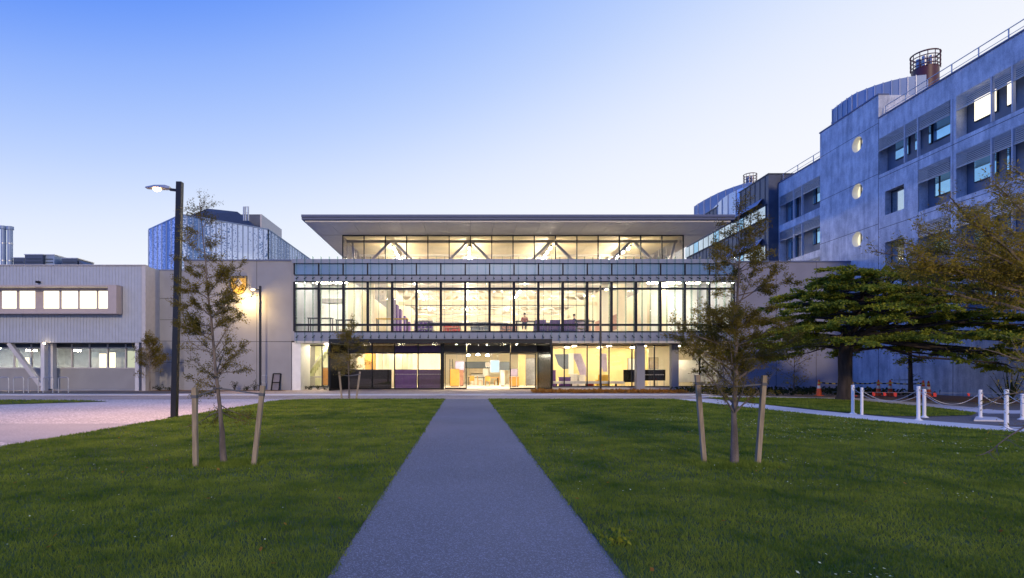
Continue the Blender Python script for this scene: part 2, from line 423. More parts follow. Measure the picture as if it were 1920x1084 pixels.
# right footpath, second path, asphalt
edge = [(11.0, 29.8), (11.3, 26), (11.8, 22), (12.2, 19.2), (12.6, 17), (13.5, 14.75), (14.8, 12.6), (17, 10.6), (21, 8.8), (30, 7.5)]
outer = [(13.2, 29.8), (13.3, 26), (13.55, 22), (13.9, 19.2), (14.3, 17.5), (15.0, 15.6), (16.2, 13.7), (18, 12.1), (21.5, 10.4), (30, 9.2)]
sheet('footpath', edge + outer[::-1], .010, M['kerb'])
sheet('parking_area', [(13.9, 19.3), (17.6, 19.3), (19.2, 20.2), (28.9, 20.2), (28.9, 5), (30, 5), (30, 8), (21.5, 9.8), (18, 11.6), (14.6, 16.5)], .005, M['asphaltwarm'])
sheet('footpath', [(13.0, 31.6), (16.9, 31.6), (19.9, 29.9), (19.5, 23.2), (18.7, 20.2), (28.9, 20.2), (28.9, 21.6), (20.6, 21.8), (21.2, 24), (21.8, 30.4), (17.3, 33.0), (13.0, 33.0)], .009, M['kerb'])
sheet('planting_bed', [(21.9, 30), (29.2, 21.7), (29.2, 42.5), (15, 42.5), (15, 35.3), (17.5, 33.1)], .008, M['mulch'])
sheet('planting_bed', [(4.2, 37.8), (15, 36.2), (15, 42.4), (8.8, 42.4), (6.6, 40.5)], .018, M['mulch'])
sheet('planting_bed', [(-22.9, 40.6), (-13.2, 41.1), (-13.2, 42.4), (-22.9, 43.1)], .018, M['mulch'])

LAWNL = [(-9.45, -1), (-9.45, 27.6), (-9.2, 28.6), (-8.6, 29.4), (-7.6, 29.8), (-1.04, 29.8), (-1.04, -1)]
LAWNR = [(1.23, -1), (1.23, 29.8)] + edge[:-1] + [(21, -1)]
STRIPR = [(13.3, 31.2), (16.9, 31.2), (19.8, 29.6), (19.3, 23.2), (18.4, 20.3), (17.4, 19.4), (15.6, 18.9), (14.2, 19.1), (13.7, 21.7), (13.45, 25.3)]
STRIPL = [(-60, 24.4), (-24, 24.4), (-21, 25), (-17.4, 27.6), (-19, 28.4), (-22, 28.9), (-60, 28.6)]
GR = 'lawn_ground'
for p in (LAWNL, LAWNR, STRIPR, STRIPL): sheet(GR, p, .020, M['soil'])

def inside(px, py, poly):
    r = np.zeros(len(px), bool); n = len(poly)
    for i in range(n):
        x1, y1 = poly[i]; x2, y2 = poly[(i + 1) % n]
        c = ((y1 > py) != (y2 > py)) & (px < (x2 - x1) * (py - y1) / (y2 - y1 + 1e-12) + x1)
        r ^= c
    return r
rng = np.random.default_rng(3)
def blades(n, x0, x1, y0, y1, poly, h, w, z=.02):
    x = rng.uniform(x0, x1, n); y = rng.uniform(y0, y1, n)
    jx = x + rng.normal(0, .035, n); k = inside(jx, y, poly)
    # only what the lens can plausibly see (plus a margin for a step aside)
    k &= (x > -1.05 * y - 2.5) & (x < 1.2 * y + 2.5)
    x, y = x[k], y[k]; n = len(x)
    tuft = .55 + .45 * np.sin(x * 2.3 + np.sin(y * 1.7) * 2) * np.sin(y * 2.9 + 1.3 * np.sin(x * 1.1)) + rng.normal(0, .25, n)
    hh = h * np.clip(.75 + .3 * tuft, .35, 1.6) * rng.uniform(.6, 1.2, n)
    a = rng.uniform(0, 2 * np.pi, n); ww = w * rng.uniform(.7, 1.3, n) / 2
    lean = hh * rng.uniform(.2, .95, n); b = rng.uniform(0, 2 * np.pi, n)
    V = np.zeros((n, 3, 3))
    V[:, 0] = np.stack([x - np.cos(a) * ww, y - np.sin(a) * ww, np.full(n, z)], 1)
    V[:, 1] = np.stack([x + np.cos(a) * ww, y + np.sin(a) * ww, np.full(n, z)], 1)
    V[:, 2] = np.stack([x + np.cos(b) * lean, y + np.sin(b) * lean, z + hh], 1)
    return V.reshape(-1, 3)
parts = []
for poly, xa, xb in ((LAWNL, -9.5, -.98), (LAWNR, 1.17, 21)):
    for y0, y1, dens, h, w in ((2.6, 5, 5200, .042, .0060), (5, 8, 3300, .042, .0085), (8, 13, 1300, .045, .015), (13, 20, 560, .05, .026), (20, 30, 260, .055, .042)):
        parts.append(blades(int(dens * (y1 - y0) * (xb - xa)), xa, xb, y0, y1, poly, h, w))
for px_, py_ in ((-4.03, 9.42), (4.44, 9.3), (-6.28, 30.5)):
    for rr_ in (.35, .7): parts.append(blades(1500, px_ - rr_, px_ + rr_, py_ - rr_ * .6, py_ + rr_ * .6, LAWNL if px_ < 0 else LAWNR, .085, .012))
parts.append(blades(30000, 13, 20, 18.5, 31.5, STRIPR, .06, .035)); parts.append(blades(26000, -60, -17, 24, 29, STRIPL, .06, .04))
tag(npmesh('grass', np.concatenate(parts), 3, M['grass']), kind='stuff')
# clover flowers, pale weeds and fallen leaves lying in the lawns
def flecks(n, x0, x1, y0, y1, poly, s, z0, m, name, clumps=None):
    if clumps:
        cx = rng.uniform(x0, x1, clumps); cy_ = rng.uniform(y0, y1, clumps); i = rng.integers(0, clumps, n)
        x = cx[i] + rng.normal(0, .28, n); y = cy_[i] + rng.normal(0, .28, n)
    else: x = rng.uniform(x0, x1, n); y = rng.uniform(y0, y1, n)
    k = inside(x, y, poly); x, y = x[k], y[k]; n = len(x)
    c = np.stack([x, y, z0 + rng.uniform(0, .02, n)], 1); a = rng.uniform(0, 6.28, n); t = rng.uniform(-.5, .5, n)
    e1 = np.stack([np.cos(a), np.sin(a), t], 1) * s * rng.uniform(.5, 1.2, (n, 1)); e2 = np.stack([-np.sin(a), np.cos(a), -t], 1) * s * .6
    return np.stack([c - e1, c - e2, c + e1, c + e2], 1).reshape(-1, 3)
fl = [flecks(340, -9.4, -1.1, 3, 29, LAWNL, .014, .055, None, ''), flecks(900, 1.3, 16, 4, 25, LAWNR, .015, .055, None, '', 60),
      flecks(500, 6, 14, 10, 19, LAWNR, .02, .06, None, '', 40)]
tag(npmesh('clover_flowers', np.concatenate(fl), 4, M['petal']), kind='stuff')
lf = [flecks(150, -9.4, -1.1, 4, 29, LAWNL, .03, .04, None, ''), flecks(220, 1.3, 16, 4, 25, LAWNR, .03, .04, None, '')]
tag(npmesh('fallen_leaves', np.concatenate(lf), 4, M['dryleaf']), kind='stuff')
bx = rng.uniform(0, 1, (2600, 2)); X_ = 4.6 + bx[:, 0] * 10.3; Y_ = 37.4 + bx[:, 1] * 2.4
c = np.stack([X_, Y_, rng.uniform(.02, .16, 2600)], 1); e1 = rng.normal(0, .06, (2600, 3)); e2 = rng.normal(0, .045, (2600, 3))
tag(npmesh('ground_cover', np.stack([c - e1, c - e2, c + e1, c + e2], 1).reshape(-1, 3), 4, M['dryleaf']), kind='stuff')
n = 1500; X_ = rng.uniform(15, 29, n); Y_ = rng.uniform(34, 42, n); c = np.stack([X_, Y_, rng.uniform(.02, .3, n)], 1)
e1 = rng.normal(0, .08, (n, 3)); e2 = rng.normal(0, .06, (n, 3))
tag(npmesh('ground_cover', np.stack([c - e1, c - e2, c + e1, c + e2], 1).reshape(-1, 3), 4, M['shrub']), kind='stuff')

# ================================================================== MAIN GLASS BUILDING
YG, BAY, X0 = 42.5, 1.8284, -12.746
X1 = X0 + 18 * BAY
YC = 47.45; CX0, CX1 = -10.22, 18.36; CB = (CX1 - CX0) / 16
YB = 108.0; ZC = 12.836; ZF = 4.35
B = thing('glass_fronted_building', (3.7, 45, 0), 'long glass fronted building glowing warm inside under a wide overhanging flat roof', 'building')
# roof
m = MB().box(-12.4, 20.57, 43.0, YB + 2, 12.98, 13.16); m.box(-12.4, 20.57, 42.9, YB + 2.1, 13.16, 13.33); m.build('roof', M['fascia'], B)
s = MB()
for i in range(18):    # soffit panels with open joints
    xa = -12.2 + i * (20.37 + 12.2) / 18; xb = xa + (20.37 + 12.2) / 18 - .02
    s.box(xa, xb, 43.2, 47.38, ZC, 12.97)
for x0_, x1_ in ((-12.2, CX0 - .08), (CX1 + .08, 20.37)):
    for j in range(30): s.box(x0_, x1_, 47.5 + j * 2, 49.48 + j * 2, ZC, 12.97)
s.build('soffit', M['soffit'], B)
s = MB()
for j in range(15):
    for i in range(8):
        xa = CX0 + .02 + i * (CX1 - CX0) / 8
        s.box(xa, xa + (CX1 - CX0) / 8 - .03, 47.55 + j * 4, 47.55 + j * 4 + 3.96, ZC + .02, 12.96)
s.build('ceiling', M['creamceil'], B)
# clerestory
for i in range(17):
    x = CX0 + i * CB
    MB().box(x - .035, x + .035, YC - .06, YC + .12, 9.66, ZC).build('clerestory_mullion', M['darkmetal'], B)
    if i < 16: MB().box(x + .035, x + CB - .035, YC, YC + .012, 9.72, ZC - .06).build('clerestory_pane', M['glass'], B)
MB().box(CX0, CX1, YC - .05, YC + .1, ZC - .06, ZC - .001).box(CX0, CX1, YC - .05, YC + .1, 9.55, 9.70).build('clerestory_rail', M['darkmetal'], B)
for x in (CX0, CX1):
    for j in range(30):
        MB().box(x - .03, x + .03, YC + 1.9 + j * 2, YC + 1.98 + j * 2, 9.6, ZC).build('clerestory_side_mullion', M['truss'], B)
    MB().box(x - .006, x + .006, YC + .2, YB, 9.6, ZC).build('clerestory_side_pane', M['glass'], B)
# trusses, front one right behind the clerestory glass, others marching back
AP = [-6.22, .42, 7.52, 14.4]; HALF = 2.95
for j, y in enumerate((48.6, 54.6, 60.6, 66.6, 72.6, 78.6, 84.6, 90.6, 96.6, 102.6)):
    t = MB()
    zt, zb = 12.45, 9.75
    t.box(CX0 + .1, CX1 - .1, y - .12, y + .12, zb - .22, zb)
    t.box(CX0 + .1, CX1 - .1, y - .12, y + .12, zt, zt + .2)
    for a in AP:
        t.bar((a - .25, y, zt), (a - HALF, y, zb), .2, .26, up=(0, 1, 0)); t.bar((a + .25, y, zt), (a + HALF, y, zb), .2, .26, up=(0, 1, 0))
    t.bar((CX0 + .6, y, zt), (AP[0] - HALF - .2, y, zb), .16, .2, up=(0, 1, 0)); t.bar((CX1 - 1, y, zb), (CX1 - .3, y, zt), .16, .2, up=(0, 1, 0))
    t.build('roof_truss', M['truss'] if j else M['trussdark'], B)
for a in AP:
    t = MB().box(a - .07, a + .07, 48.9, YB - 2, 12.26, 12.34); f_ = t.build('light_track', M['darkmetal'], B)
    l = MB()
    y = 49.6
    while y < YB - 3: l.box(a - .06, a + .06, y, y + .32, 12.14, 12.24); y += 1.6
    l.build('track_lamps', M['tracklamp'], f_)
# terrace roof slab and interior floors
MB().box(X0, X1, 42.75, YC - .1, 8.75, 9.5).build('terrace_slab', M['white'], B)
MB().box(X0, CX0, YC - .1, 56, 8.75, 9.5).box(CX1, X1, YC - .1, 56, 8.75, 9.5).build('wing_roof', M['white'], B)
MB().box(X0 + .02, X1 - .02, 42.6, YB, 3.75, ZF).build('upper_floor', M['carpet'], B)
MB().box(X0 + .02, X1 - .02, 45.3, 75, 3.53, 3.745).build('ground_floor_ceiling', M['creamceil'], B)
MB().box(X0, X1, 44.6, 75, .0, .06).build('ground_floor', M['floorpale'], B)
# outer walls
MB().box(X0 - .25, X0, 42.4, 49.5, 3.7, 9.78).build('side_wall', M['concrete'], B)
MB().box(X0 - .2, X0 + .45, 42.45, 45.0, 0, 3.6).build('end_pier', M['white'], B)
MB().box(X0 - .25, X0, 49.5, YB, 0, 9.5).build('side_wall', M['concrete'], B)
MB().box(X1, X1 + .25, 42.4, YB, 0, 9.5).build('side_wall', M['concrete'], B)
MB().box(X0, X1, YB, YB + .3, 0, 12.9).build('back_wall', M['cream'], B)
# parapet, spandrels, bands on the upper storey
MB().box(X0 - .1, X1 + .1, 42.15, 42.8, 9.50, 9.80).build('parapet', M['greyband'], B)
MB().box(X0, X1, 42.36, 42.56, 8.12, 8.17).box(X0, X1, 42.36, 42.56, 8.60, 8.68).box(X0, X1, 42.3, 42.6, 4.34, 4.44).build('dark_rail', M['darkmetal'], B)
MB().box(X0, X1, 42.3, 42.45, 8.19, 8.58).build('upper_band', M['greyband'], B)
MB().box(X0, X1, 42.3, 42.6, 3.70, 4.33).build('lower_band', M['greyband'], B)
MB().box(X0 + .02, X1 - .02, 42.34, 45.2, 3.55, 3.695).build('overhang_soffit', M['soffit'], B)
MB().box(X0, X1, 42.36, 42.62, 7.57, 7.70).build('transom', M['darkmetal'], B)
MB().box(X0, X1, 42.36, 42.62, 4.84, 4.99).build('guard_rail', M['darkmetal'], B)
for i in range(19):
    x = X0 + i * BAY
    MB().box(x - .085, x + .085, 42.33, 42.66, 4.44, 8.12).build('window_mullion', M['darkmetal'], B)
    MB().box(x - .045, x + .045, 42.28, 42.5, 8.68, 9.50).build('spandrel_mullion', M['darkmetal'], B)
    if i < 18:
        w = MB().box(x + .085, x + BAY - .085, 42.48, 42.492, 4.98, 7.58).build('window_pane', M['glass'], B)
        MB().box(x + .085, x + BAY - .085, 42.48, 42.492, 7.70, 8.12).build('transom_pane', M['glass'], w)
        MB().box(x + .085, x + BAY - .085, 42.48, 42.492, 4.44, 4.84).build('lower_pane', M['glass'], w)
        MB().box(x + .045, x + BAY - .045, 42.36, 42.48, 8.69, 9.49).build('spandrel_panel', M['bluepanel'], B)
for i in range(54):
    x = X0 + .3 + i * BAY / 3
    f_ = MB().box(x - .012, x + .012, 41.72, 42.02, 3.55, 9.92).build('glass_fin', M['finglass'], B)
    for z in (8.36, 4.0):
        MB().bar((x, 42.3, z + .12), (x, 41.86, z - .06), .035, .05).box(x - .05, x + .05, 41.8, 41.9, z - .1, z - .02).build('fin_bracket', M['darkmetal'], f_)
# ground floor glazing
YL = 45.0
def glz(xs, z0, z1, y, nm='ground_floor_pane', mm='glass'):
    for a, b in zip(xs[:-1], xs[1:]):
        MB().box(a + .03, b - .03, y, y + .012, z0, z1).build(nm, M[mm], B)
    for a in xs: MB().box(a - .035, a + .035, y - .06, y + .1, z0, z1).build('ground_floor_mullion', M['darkmetal'], B)
    MB().box(xs[0], xs[-1], y - .05, y + .09, z0 - .07, z0).box(xs[0], xs[-1], y - .05, y + .09, z1, z1 + .08).build('ground_floor_rail', M['darkmetal'], B)
def ux(u, Y): return (u - UX) * Y / F
glz([ux(u, YL) for u in (565.5, 604, 616)], .25, 3.45, YL)
glz([ux(u, YL) for u in (1036, 1058, 1101, 1142, 1185, 1227, 1258, 1268, 1312, 1354, 1390)], .25, 3.45, YL)
MB().box(ux(1036, YL), ux(1400, YL), YL - .1, YL + .2, 0, .18).box(ux(560, YL), ux(617, YL), YL - .1, YL + .2, 0, .18).build('plinth', M['concrete'], B)
MB().box(ux(1192, 43.3), ux(1207, 43.3), 43.0, 43.6, 0, 3.55).build('column', M['concrete'], B)
MB().box(ux(1257, 44.3), ux(1270, 44.3), 44.0, 44.5, 0, 3.55).build('column', M['concrete'], B)
MB().box(ux(1352, 44.3), ux(1362, 44.3), 44.0, 44.5, 0, 3.55).build('column', M['concrete'], B)
# entrance portal: black frame box
PF, PBK = 41.4, 45.2
pL, pR = -9.94, 6.42
MB().prism([(pL, PF), (pL + .12, PF), (ux(654, 44.5), 44.5), (ux(654, 44.5), PBK), (pL, PBK)], 0, 3.498).build('portal_side', M['black'], B)
MB().prism([(pR, PF), (pR, PBK), (ux(1007, 44.46), PBK), (ux(1007, 44.46), 44.46), (pR - .12, PF)], 0, 3.498).build('portal_side', M['black'], B)
MB().box(pL, pR, PF, PBK, 3.50, 3.80).build('portal_top', M['black'], B)
YD = 44.6
xs = [ux(u, YD) for u in (655, 698, 740, 784, 827)]
for a, b in zip(xs[:-1], xs[1:]):
    MB().box(a + .03, b - .03, YD, YD + .012, .08, 2.82).build('screen_pane', M['glass'], B)
for i, (a, b) in enumerate(zip(xs[:-1], xs[1:])):
    MB().box(a + .03, b - .03, YD, YD + .012, 2.92, 3.48).build('transom_pane', M[('bronze', 'amberrefl', 'purpledark', 'purpledark')[i]], B)
for a in xs: MB().box(a - .04, a + .04, YD - .08, YD + .12, .0, 3.5).build('screen_mullion', M['black'], B)
MB().box(xs[0], xs[-1], YD - .07, YD + .1, 2.82, 2.92).box(xs[0], xs[-1], YD - .07, YD + .1, .0, .08).build('screen_rail', M['black'], B)
MB().box(ux(827, YD), ux(833, YD), YD - .5, YD + .1, 0, 3.5).build('door_jamb', M['black'], B)
MB().box(ux(833, YD), ux(1006, YD), YD - .1, YD + .12, 2.84, 2.92).build('door_head', M['black'], B)
for u0, u1 in ((833, 875), (876, 957), (958, 1008)):
    MB().box(ux(u0, YD), ux(u1, YD) - .02, YD, YD + .03, 2.93, 3.49).build('door_transom_panel', M['bronze'], B)
for k, (u0, u1, y) in enumerate(((834, 875, YD - .12), (956, 1005, YD - .12))):
    a, b = ux(u0, y), ux(u1, y)
    d = MB().box(a, a + .06, y, y + .05, .02, 2.82).box(b - .07, b, y, y + .05, .02, 2.82).box(a + .06, b - .07, y, y + .05, .02, .13).box(a + .06, b - .07, y, y + .05, 2.75, 2.82).build('sliding_door', M['black'], B)
    MB().box(a + .06, b - .07, y + .02, y + .03, .13, 2.75).build('door_pane', M['glass'], d)
# small dots on the entrance screen glass
dots = MB()
for u in np.arange(742, 826, 3.1):
    x = ux(u, YD); dots.box(x - .02, x + .02, YD - .012, YD - .004, 1.17, 1.21)
dots.build('safety_dots', M['white'], B)
# ground floor lining and inner walls
for nm, mm, b in (('inner_wall', 'cream', (X0, X1, 62, 62.2, .06, 3.53)),
                  ('inner_wall', 'yellowwall', (ux(1030, 52), ux(1215, 52), 52, 52.15, .06, 3.53)),
                  
                  ('inner_wall', 'cream', (ux(1216, 50), X1, 50, 50.1, .06, 3.53)),
                  ('inner_wall', 'palegreen', (X0, -9.9, 48.2, 48.3, .06, 3.53)),
                  ('inner_wall', 'cream', (-9.9, ux(826, 52), 52, 52.1, .06, 3.53))):
    MB().box(*b).build(nm, M[mm], B)
# ceiling panel lights on the ground floor
for x in np.arange(-11.2, 20, 2.9):
    for y in (46.9, 50.2, 55.5):
        MB().box(x - .13, x + .13, y - .13, y + .13, 3.48, 3.525).build('ceiling_light', M['panel_lamp'], B)
for x in (-12.1, -10.9):  # extra pair of lights, added to brighten the left end window
    MB().box(x - .2, x + .2, 45.5, 45.8, 3.48, 3.525).build('ceiling_light', M['panel_lamp'], B)
# upper floor inner walls
for j in range(4):
    y = 51.5 + j * 13
    MB().tube([(-6.8, y, 8.9 + .05 * j), (13.8, y, 8.9 + .05 * j)], .16, 8).build('duct', M['steel'], B)
MB().box(CX0 - .3, CX0 - .1, 49.2, YB, ZF, 9.6).build('upper_side_wall', M['cream'], B)
MB().box(CX1 + .1, CX1 + .3, 49.2, YB, ZF, 9.6).build('upper_side_wall', M['cream'], B)
LW, RW = -7.0, 14.0
MB().box(X0 + .01, -9.0, 49.0, 49.2, ZF, 8.75).box(16.2, X1 - .01, 49.0, 49.2, ZF, 8.75).build('upper_inner_wall', M['white'], B)
MB().box(LW - .2, LW, 52, YB, ZF, 9.7).build('upper_side_wall', M['cream'], B)
MB().box(RW, RW + .2, 49.4, YB, ZF, 9.7).build('upper_side_wall', M['cream'], B)
for y in (52, 55, 58.5, 62.5, 67):
    MB().box(RW - .03, RW - .004, y, y + 2.1, ZF + .9, ZF + 2.3).build('wall_panel', M['brick'], B)
MB().box(X0 + .4, -10.4, 48.9, 48.99, 7.3, 7.7).build('bulkhead', M['trussdark'], B)
for x, y, w in ((-9.3, 46.2, .55), (-8.0, 48.0, .6), (-6.6, 50, .5), (12.0, 48.2, .5), (14.6, 46.0, .5), (16.6, 47.0, .6)):
    MB().box(x - w / 2, x + w / 2, y, y + w, ZF, 8.9).build('upper_column', M['cream'], B)
for i, (y, h) in enumerate(((50.5, 3.6), (53, 3.3), (56, 3.2), (60, 2.9), (65, 2.7))):
    MB().box(-6.5, -6.3, y, y + 1.5, ZF, ZF + h).build('purple_fin', M['purple'], B)
for y in (60, 75, 92):
    MB().box(LW, RW, y, y + .3, 8.4, 8.75).build('cross_beam', M['cream'], B)
for j in range(5):
    MB().box(LW + 1, RW - 1, 78 + 6 * j, 78.2 + 6 * j, ZF + 1.0 + .1 * j, ZF + 1.5 + .1 * j).build('gallery_rail', M['white'], B)
for x in (-11.6, -10.2, 15.6, 17.2, 18.8):
    for y in (43.9, 46.6):
        MB().box(x - .6, x + .6, y - .12, y + .12, 8.66, 8.72).build('ceiling_light', M['panel_lamp2'], B)
for x in np.arange(-8, 15, 3.0):
    MB().box(x - .5, x + .5, 45.2, 45.45, 8.68, 8.73).build('ceiling_light', M['panel_lamp2'], B)

# downlights in the overhang soffit
for x, y in ((ux(572, 44), 44.0), (ux(612, 44), 44.0)):
    MB().lathe((x, y, 3.50), [(.09, 0), (.10, .03), (.09, .05)], 12).build('soffit_lamp', M['downlight'], B)
for x in (ux(855, 43), ux(915, 43), ux(975, 43)):  # unseen lamps inside the door head, added to brighten floor and paving
    MB().lathe((x, 45.5, 3.48), [(.07, 0), (.075, .02), (.07, .044)], 12).build('hall_fill_lamp', M['hallfill'], B)

# ================================================================== THINGS INSIDE THE GLASS BUILDING
def localbuild(mb, name, m, par):      # geometry given in the parent's own frame
    o = mb.build(name, m); o.parent = par; return o
def person(x, y, z, label, top, trousers, facing=0, seat=.75, lean=.0):
    """seated figure; seat = height of the seat above z"""
    t = thing('person', (x, y, z), label, 'person', rz=facing)
    def skin(name, pts, edges, rad, m):
        me = bpy.data.meshes.new(name); me.from_pydata(pts, edges, []); me.materials.append(m)
        o = bpy.data.objects.new(name, me); COL.objects.link(o); o.parent = t
        sk = o.modifiers.new('skin', 'SKIN')
        for i, r in enumerate(rad): me.skin_vertices[0].data[i].radius = (r, r)
        me.skin_vertices[0].data[0].use_root = True
        o.modifiers.new('sub', 'SUBSURF').levels = 1; o.modifiers['sub'].render_levels = 1
        return o
    s = seat
    J = [(0, 0, s + .08), (0, lean * .4, s + .3), (0, lean, s + .52), (0, lean, s + .6), (0, lean + .01, s + .68), (0, lean + .02, s + .8)]
    R = [.15, .13, .16, .06, .085, .09]
    for sx in (-1, 1):
        J += [(sx * .19, lean, s + .5), (sx * .25, lean + .08, s + .26), (sx * .15, lean + .3, s + .24), (sx * .12, lean + .37, s + .25),
              (sx * .1, .02, s + .06), (sx * .12, .42, s + .07), (sx * .12, .44, s - .36), (sx * .12, .54, s - .40)]
        R += [.065, .05, .038, .035, .09, .07, .045, .035]
    E = [(0, 1), (1, 2), (2, 3), (3, 4), (4, 5)]
    for b in (6, 14): E += [(2, b), (b, b + 1), (b + 1, b + 2), (b + 2, b + 3), (0, b + 4), (b + 4, b + 5), (b + 5, b + 6), (b + 6, b + 7)]
    skin('body', J, E, R, M['skin'])
    JT = [J[0], J[1], J[2]] + [J[6], J[7], J[8], J[14], J[15], J[16]]
    skin('top', JT, [(0, 1), (1, 2), (2, 3), (3, 4), (4, 5), (2, 6), (6, 7), (7, 8)], [.165, .15, .178, .085, .065, .05, .085, .065, .05], top)
    JL = [J[0]] + [J[10], J[11], J[12], J[18], J[19], J[20]]
    skin('trousers', JL, [(0, 1), (1, 2), (2, 3), (0, 4), (4, 5), (5, 6)], [.16, .10, .08, .058, .10, .08, .058], trousers)
    hz = s + .82
    localbuild(MB().tube([(0, lean, hz - .06), (0, lean - .005, hz + .02), (0, lean, hz + .075), (0, lean, hz + .1)], [.096, .102, .07, .02], 10), 'hair', M['hair'], t)
    return t
def stool(x, y, z, label):
    t = thing('bar_stool', (x, y, z), label, 'stool', 'bar stools on the upper floor')
    localbuild(MB().lathe((0, 0, .68), [(.17, 0), (.18, .03), (.17, .06)], 12), 'seat', M['blackmat'], t)
    localbuild(MB().tube([(0, 0, .03), (0, 0, .68)], .025, 6), 'stem', M['steel'], t)
    localbuild(MB().lathe((0, 0, 0), [(.2, 0), (.2, .02), (.05, .035)], 12), 'base', M['steel'], t)
    return t
p1 = person(4.75, 44.6, ZF, 'person in a faded red checked shirt sitting at the upper floor window, seen from behind', M['shirt'], M['navy'], 0, .78, .06)
p2 = person(8.9, 45.1, ZF, 'person in dark navy clothes bent over a counter on the upper floor', M['navy'], M['navy'], math.radians(80), .74, .16)
stool(4.75, 44.6, ZF, 'black bar stool under the person in the checked shirt')
stool(8.9, 45.1, ZF - .02, 'black bar stool under the person in dark clothes')
stool(-9.5, 44.2, ZF, 'empty bar stool between the high tables at the left end of the upper floor')
def table(x, y, z, w, d, h, label, m, group=None, name='high_table'):
    t = thing(name, (x, y, z), label, 'table', group)
    localbuild(MB().box(-w / 2, w / 2, -d / 2, d / 2, h - .05, h), 'table_top', m, t)
    for sx in (-1, 1):
        for sy in (-1, 1):
            localbuild(MB().box(sx * (w / 2 - .08) - .03, sx * (w / 2 - .08) + .03, sy * (d / 2 - .08) - .03, sy * (d / 2 - .08) + .03, 0, h - .05), 'leg', M['blackmat'], t)
    return t
UG = 'high tables on the upper floor'
table(-11.3, 44.4, ZF, 1.9, .8, 1.25, 'dark topped high table nearest the left end of the upper floor', M['blackmat'], UG)
table(-9.6, 45.4, ZF, 1.4, .8, 1.2, 'dark topped high table behind the leftmost one on the upper floor', M['blackmat'], UG)
table(-5.7, 44.6, ZF, 2.5, .8, 1.22, 'long yellow topped high table in front of the purple fins upstairs', M['yellow'], UG)
table(4.9, 45.3, ZF, 1.6, .7, 1.1, 'dark counter table in front of the person in the checked shirt', M['blackmat'], UG)
table(9.6, 45.2, ZF, 1.5, .7, 1.1, 'dark counter table the person in dark clothes leans on', M['blackmat'], UG)
table(-1.2, 45.6, ZF, 3.6, .8, .95, 'long dark work table left of the middle of the upper floor', M['blackmat'], UG)
table(2.3, 46.2, ZF, 2.4, .8, .95, 'dark work table just left of the person in the checked shirt', M['blackmat'], UG)
def armchair(x, y, z, label, m, group, rz=0):
    t = thing('armchair', (x, y, z), label, 'armchair', group, rz)
    localbuild(MB().box(-.4, .4, -.38, .3, .18, .45), 'seat', m, t)
    localbuild(MB().box(-.4, .4, -.5, -.385, .18, 1.05), 'backrest', m, t)
    for sx in (-1, 1): localbuild(MB().box(sx * .45 - .045, sx * .45 + .045, -.45, .3, .1, .66), 'armrest', m, t)
    for sx in (-1, 1):
        for yy in (-.38, .25): localbuild(MB().box(sx * .4 - .02, sx * .4 + .02, yy - .02, yy + .02, 0, .17), 'leg', M['blackmat'], t)
    return t
AG = 'purple armchairs by the upper floor window'
a0 = armchair(5.9, 44.2, ZF, 'purple armchair closest to the person in the checked shirt', M['purple'], AG)
for x, l in ((7.0, 'purple armchair in the middle of the row by the upper window'), (8.1, 'purple armchair at the right end of the row by the upper window')):
    dup(a0, (x, 44.2, ZF), 0, l)
# ground floor furniture
def crate(name, cat, label, x0, x1, y0, y1, z0, z1, m, group=None, extra=None, topm=None):
    t = thing(name, ((x0 + x1) / 2, (y0 + y1) / 2, z0), label, cat, group)
    MB().box(x0, x1, y0, y1, z0 + .08, z1 - .04).build('body', m, t, .01)
    MB().box(x0 - .03, x1 + .03, y0 - .03, y1 + .03, z1 - .04, z1).build('top', topm or m, t)
    MB().box(x0 + .04, x1 - .04, y0 + .04, y1 - .04, z0, z0 + .08).build('base', M['blackmat'], t)
    return t
def uy(u0, u1, Y): return ux(u0, Y), ux(u1, Y)
def zz(v, Y): return CAMZ - (v - VY) * Y / F
FZ = .06
x0, x1 = uy(844, 861, 49); crate('cabinet', 'cabinet', 'orange timber cabinet seen through the left entrance door', x0, x1, 49, 50, FZ, zz(692, 49), M['woodorange'])
x0, x1 = uy(957, 973, 49); crate('cabinet', 'cabinet', 'orange timber cabinet seen through the right entrance door', x0, x1, 49, 50, FZ, zz(707, 49), M['woodorange'])
x0, x1 = uy(862, 869, 50); crate('cabinet', 'cabinet', 'narrow brown cabinet beside the orange one in the entrance hall', x0, x1, 50, 50.8, FZ, zz(694, 50), M['brick'])
x0, x1 = uy(939, 946, 50); crate('display_plinth', 'plinth', 'tall white plinth inside the right side of the entrance', x0, x1, 50, 50.4, FZ, zz(694, 50), M['white'])
def panel(name, cat, label, u0, u1, v0, v1, Y, m, th=.06, group=None, hang=None, fr=M['blackmat']):
    a, b = uy(u0, u1, Y); z0, z1 = zz(v1, Y), zz(v0, Y)
    t = thing(name, ((a + b) / 2, Y, max(0, z0)), label, cat, group)
    MB().box(a, b, Y, Y + th, z0, z1).build('face', m, t)
    MB().box(a - .03, b + .03, Y + .01, Y + th + .03, z0 - .03, z0).box(a - .03, b + .03, Y + .01, Y + th + .03, z1, z1 + .03).box(a - .03, a, Y + .01, Y + th + .03, z0, z1).box(b, b + .03, Y + .01, Y + th + .03, z0, z1).build('frame', fr, t)
    if hang: MB().box(a + .1, a + .13, Y + .02, Y + .04, z1 + .03, hang).box(b - .13, b - .1, Y + .02, Y + .04, z1 + .03, hang).build('hanger', M['steel'], t)
    if not hang and z0 > .12: MB().box(a + .04, a + .09, Y + .02, Y + .07, FZ, z0 - .03).box(b - .09, b - .04, Y + .02, Y + .07, FZ, z0 - .03).build('support', M['steel'], t)
    return t
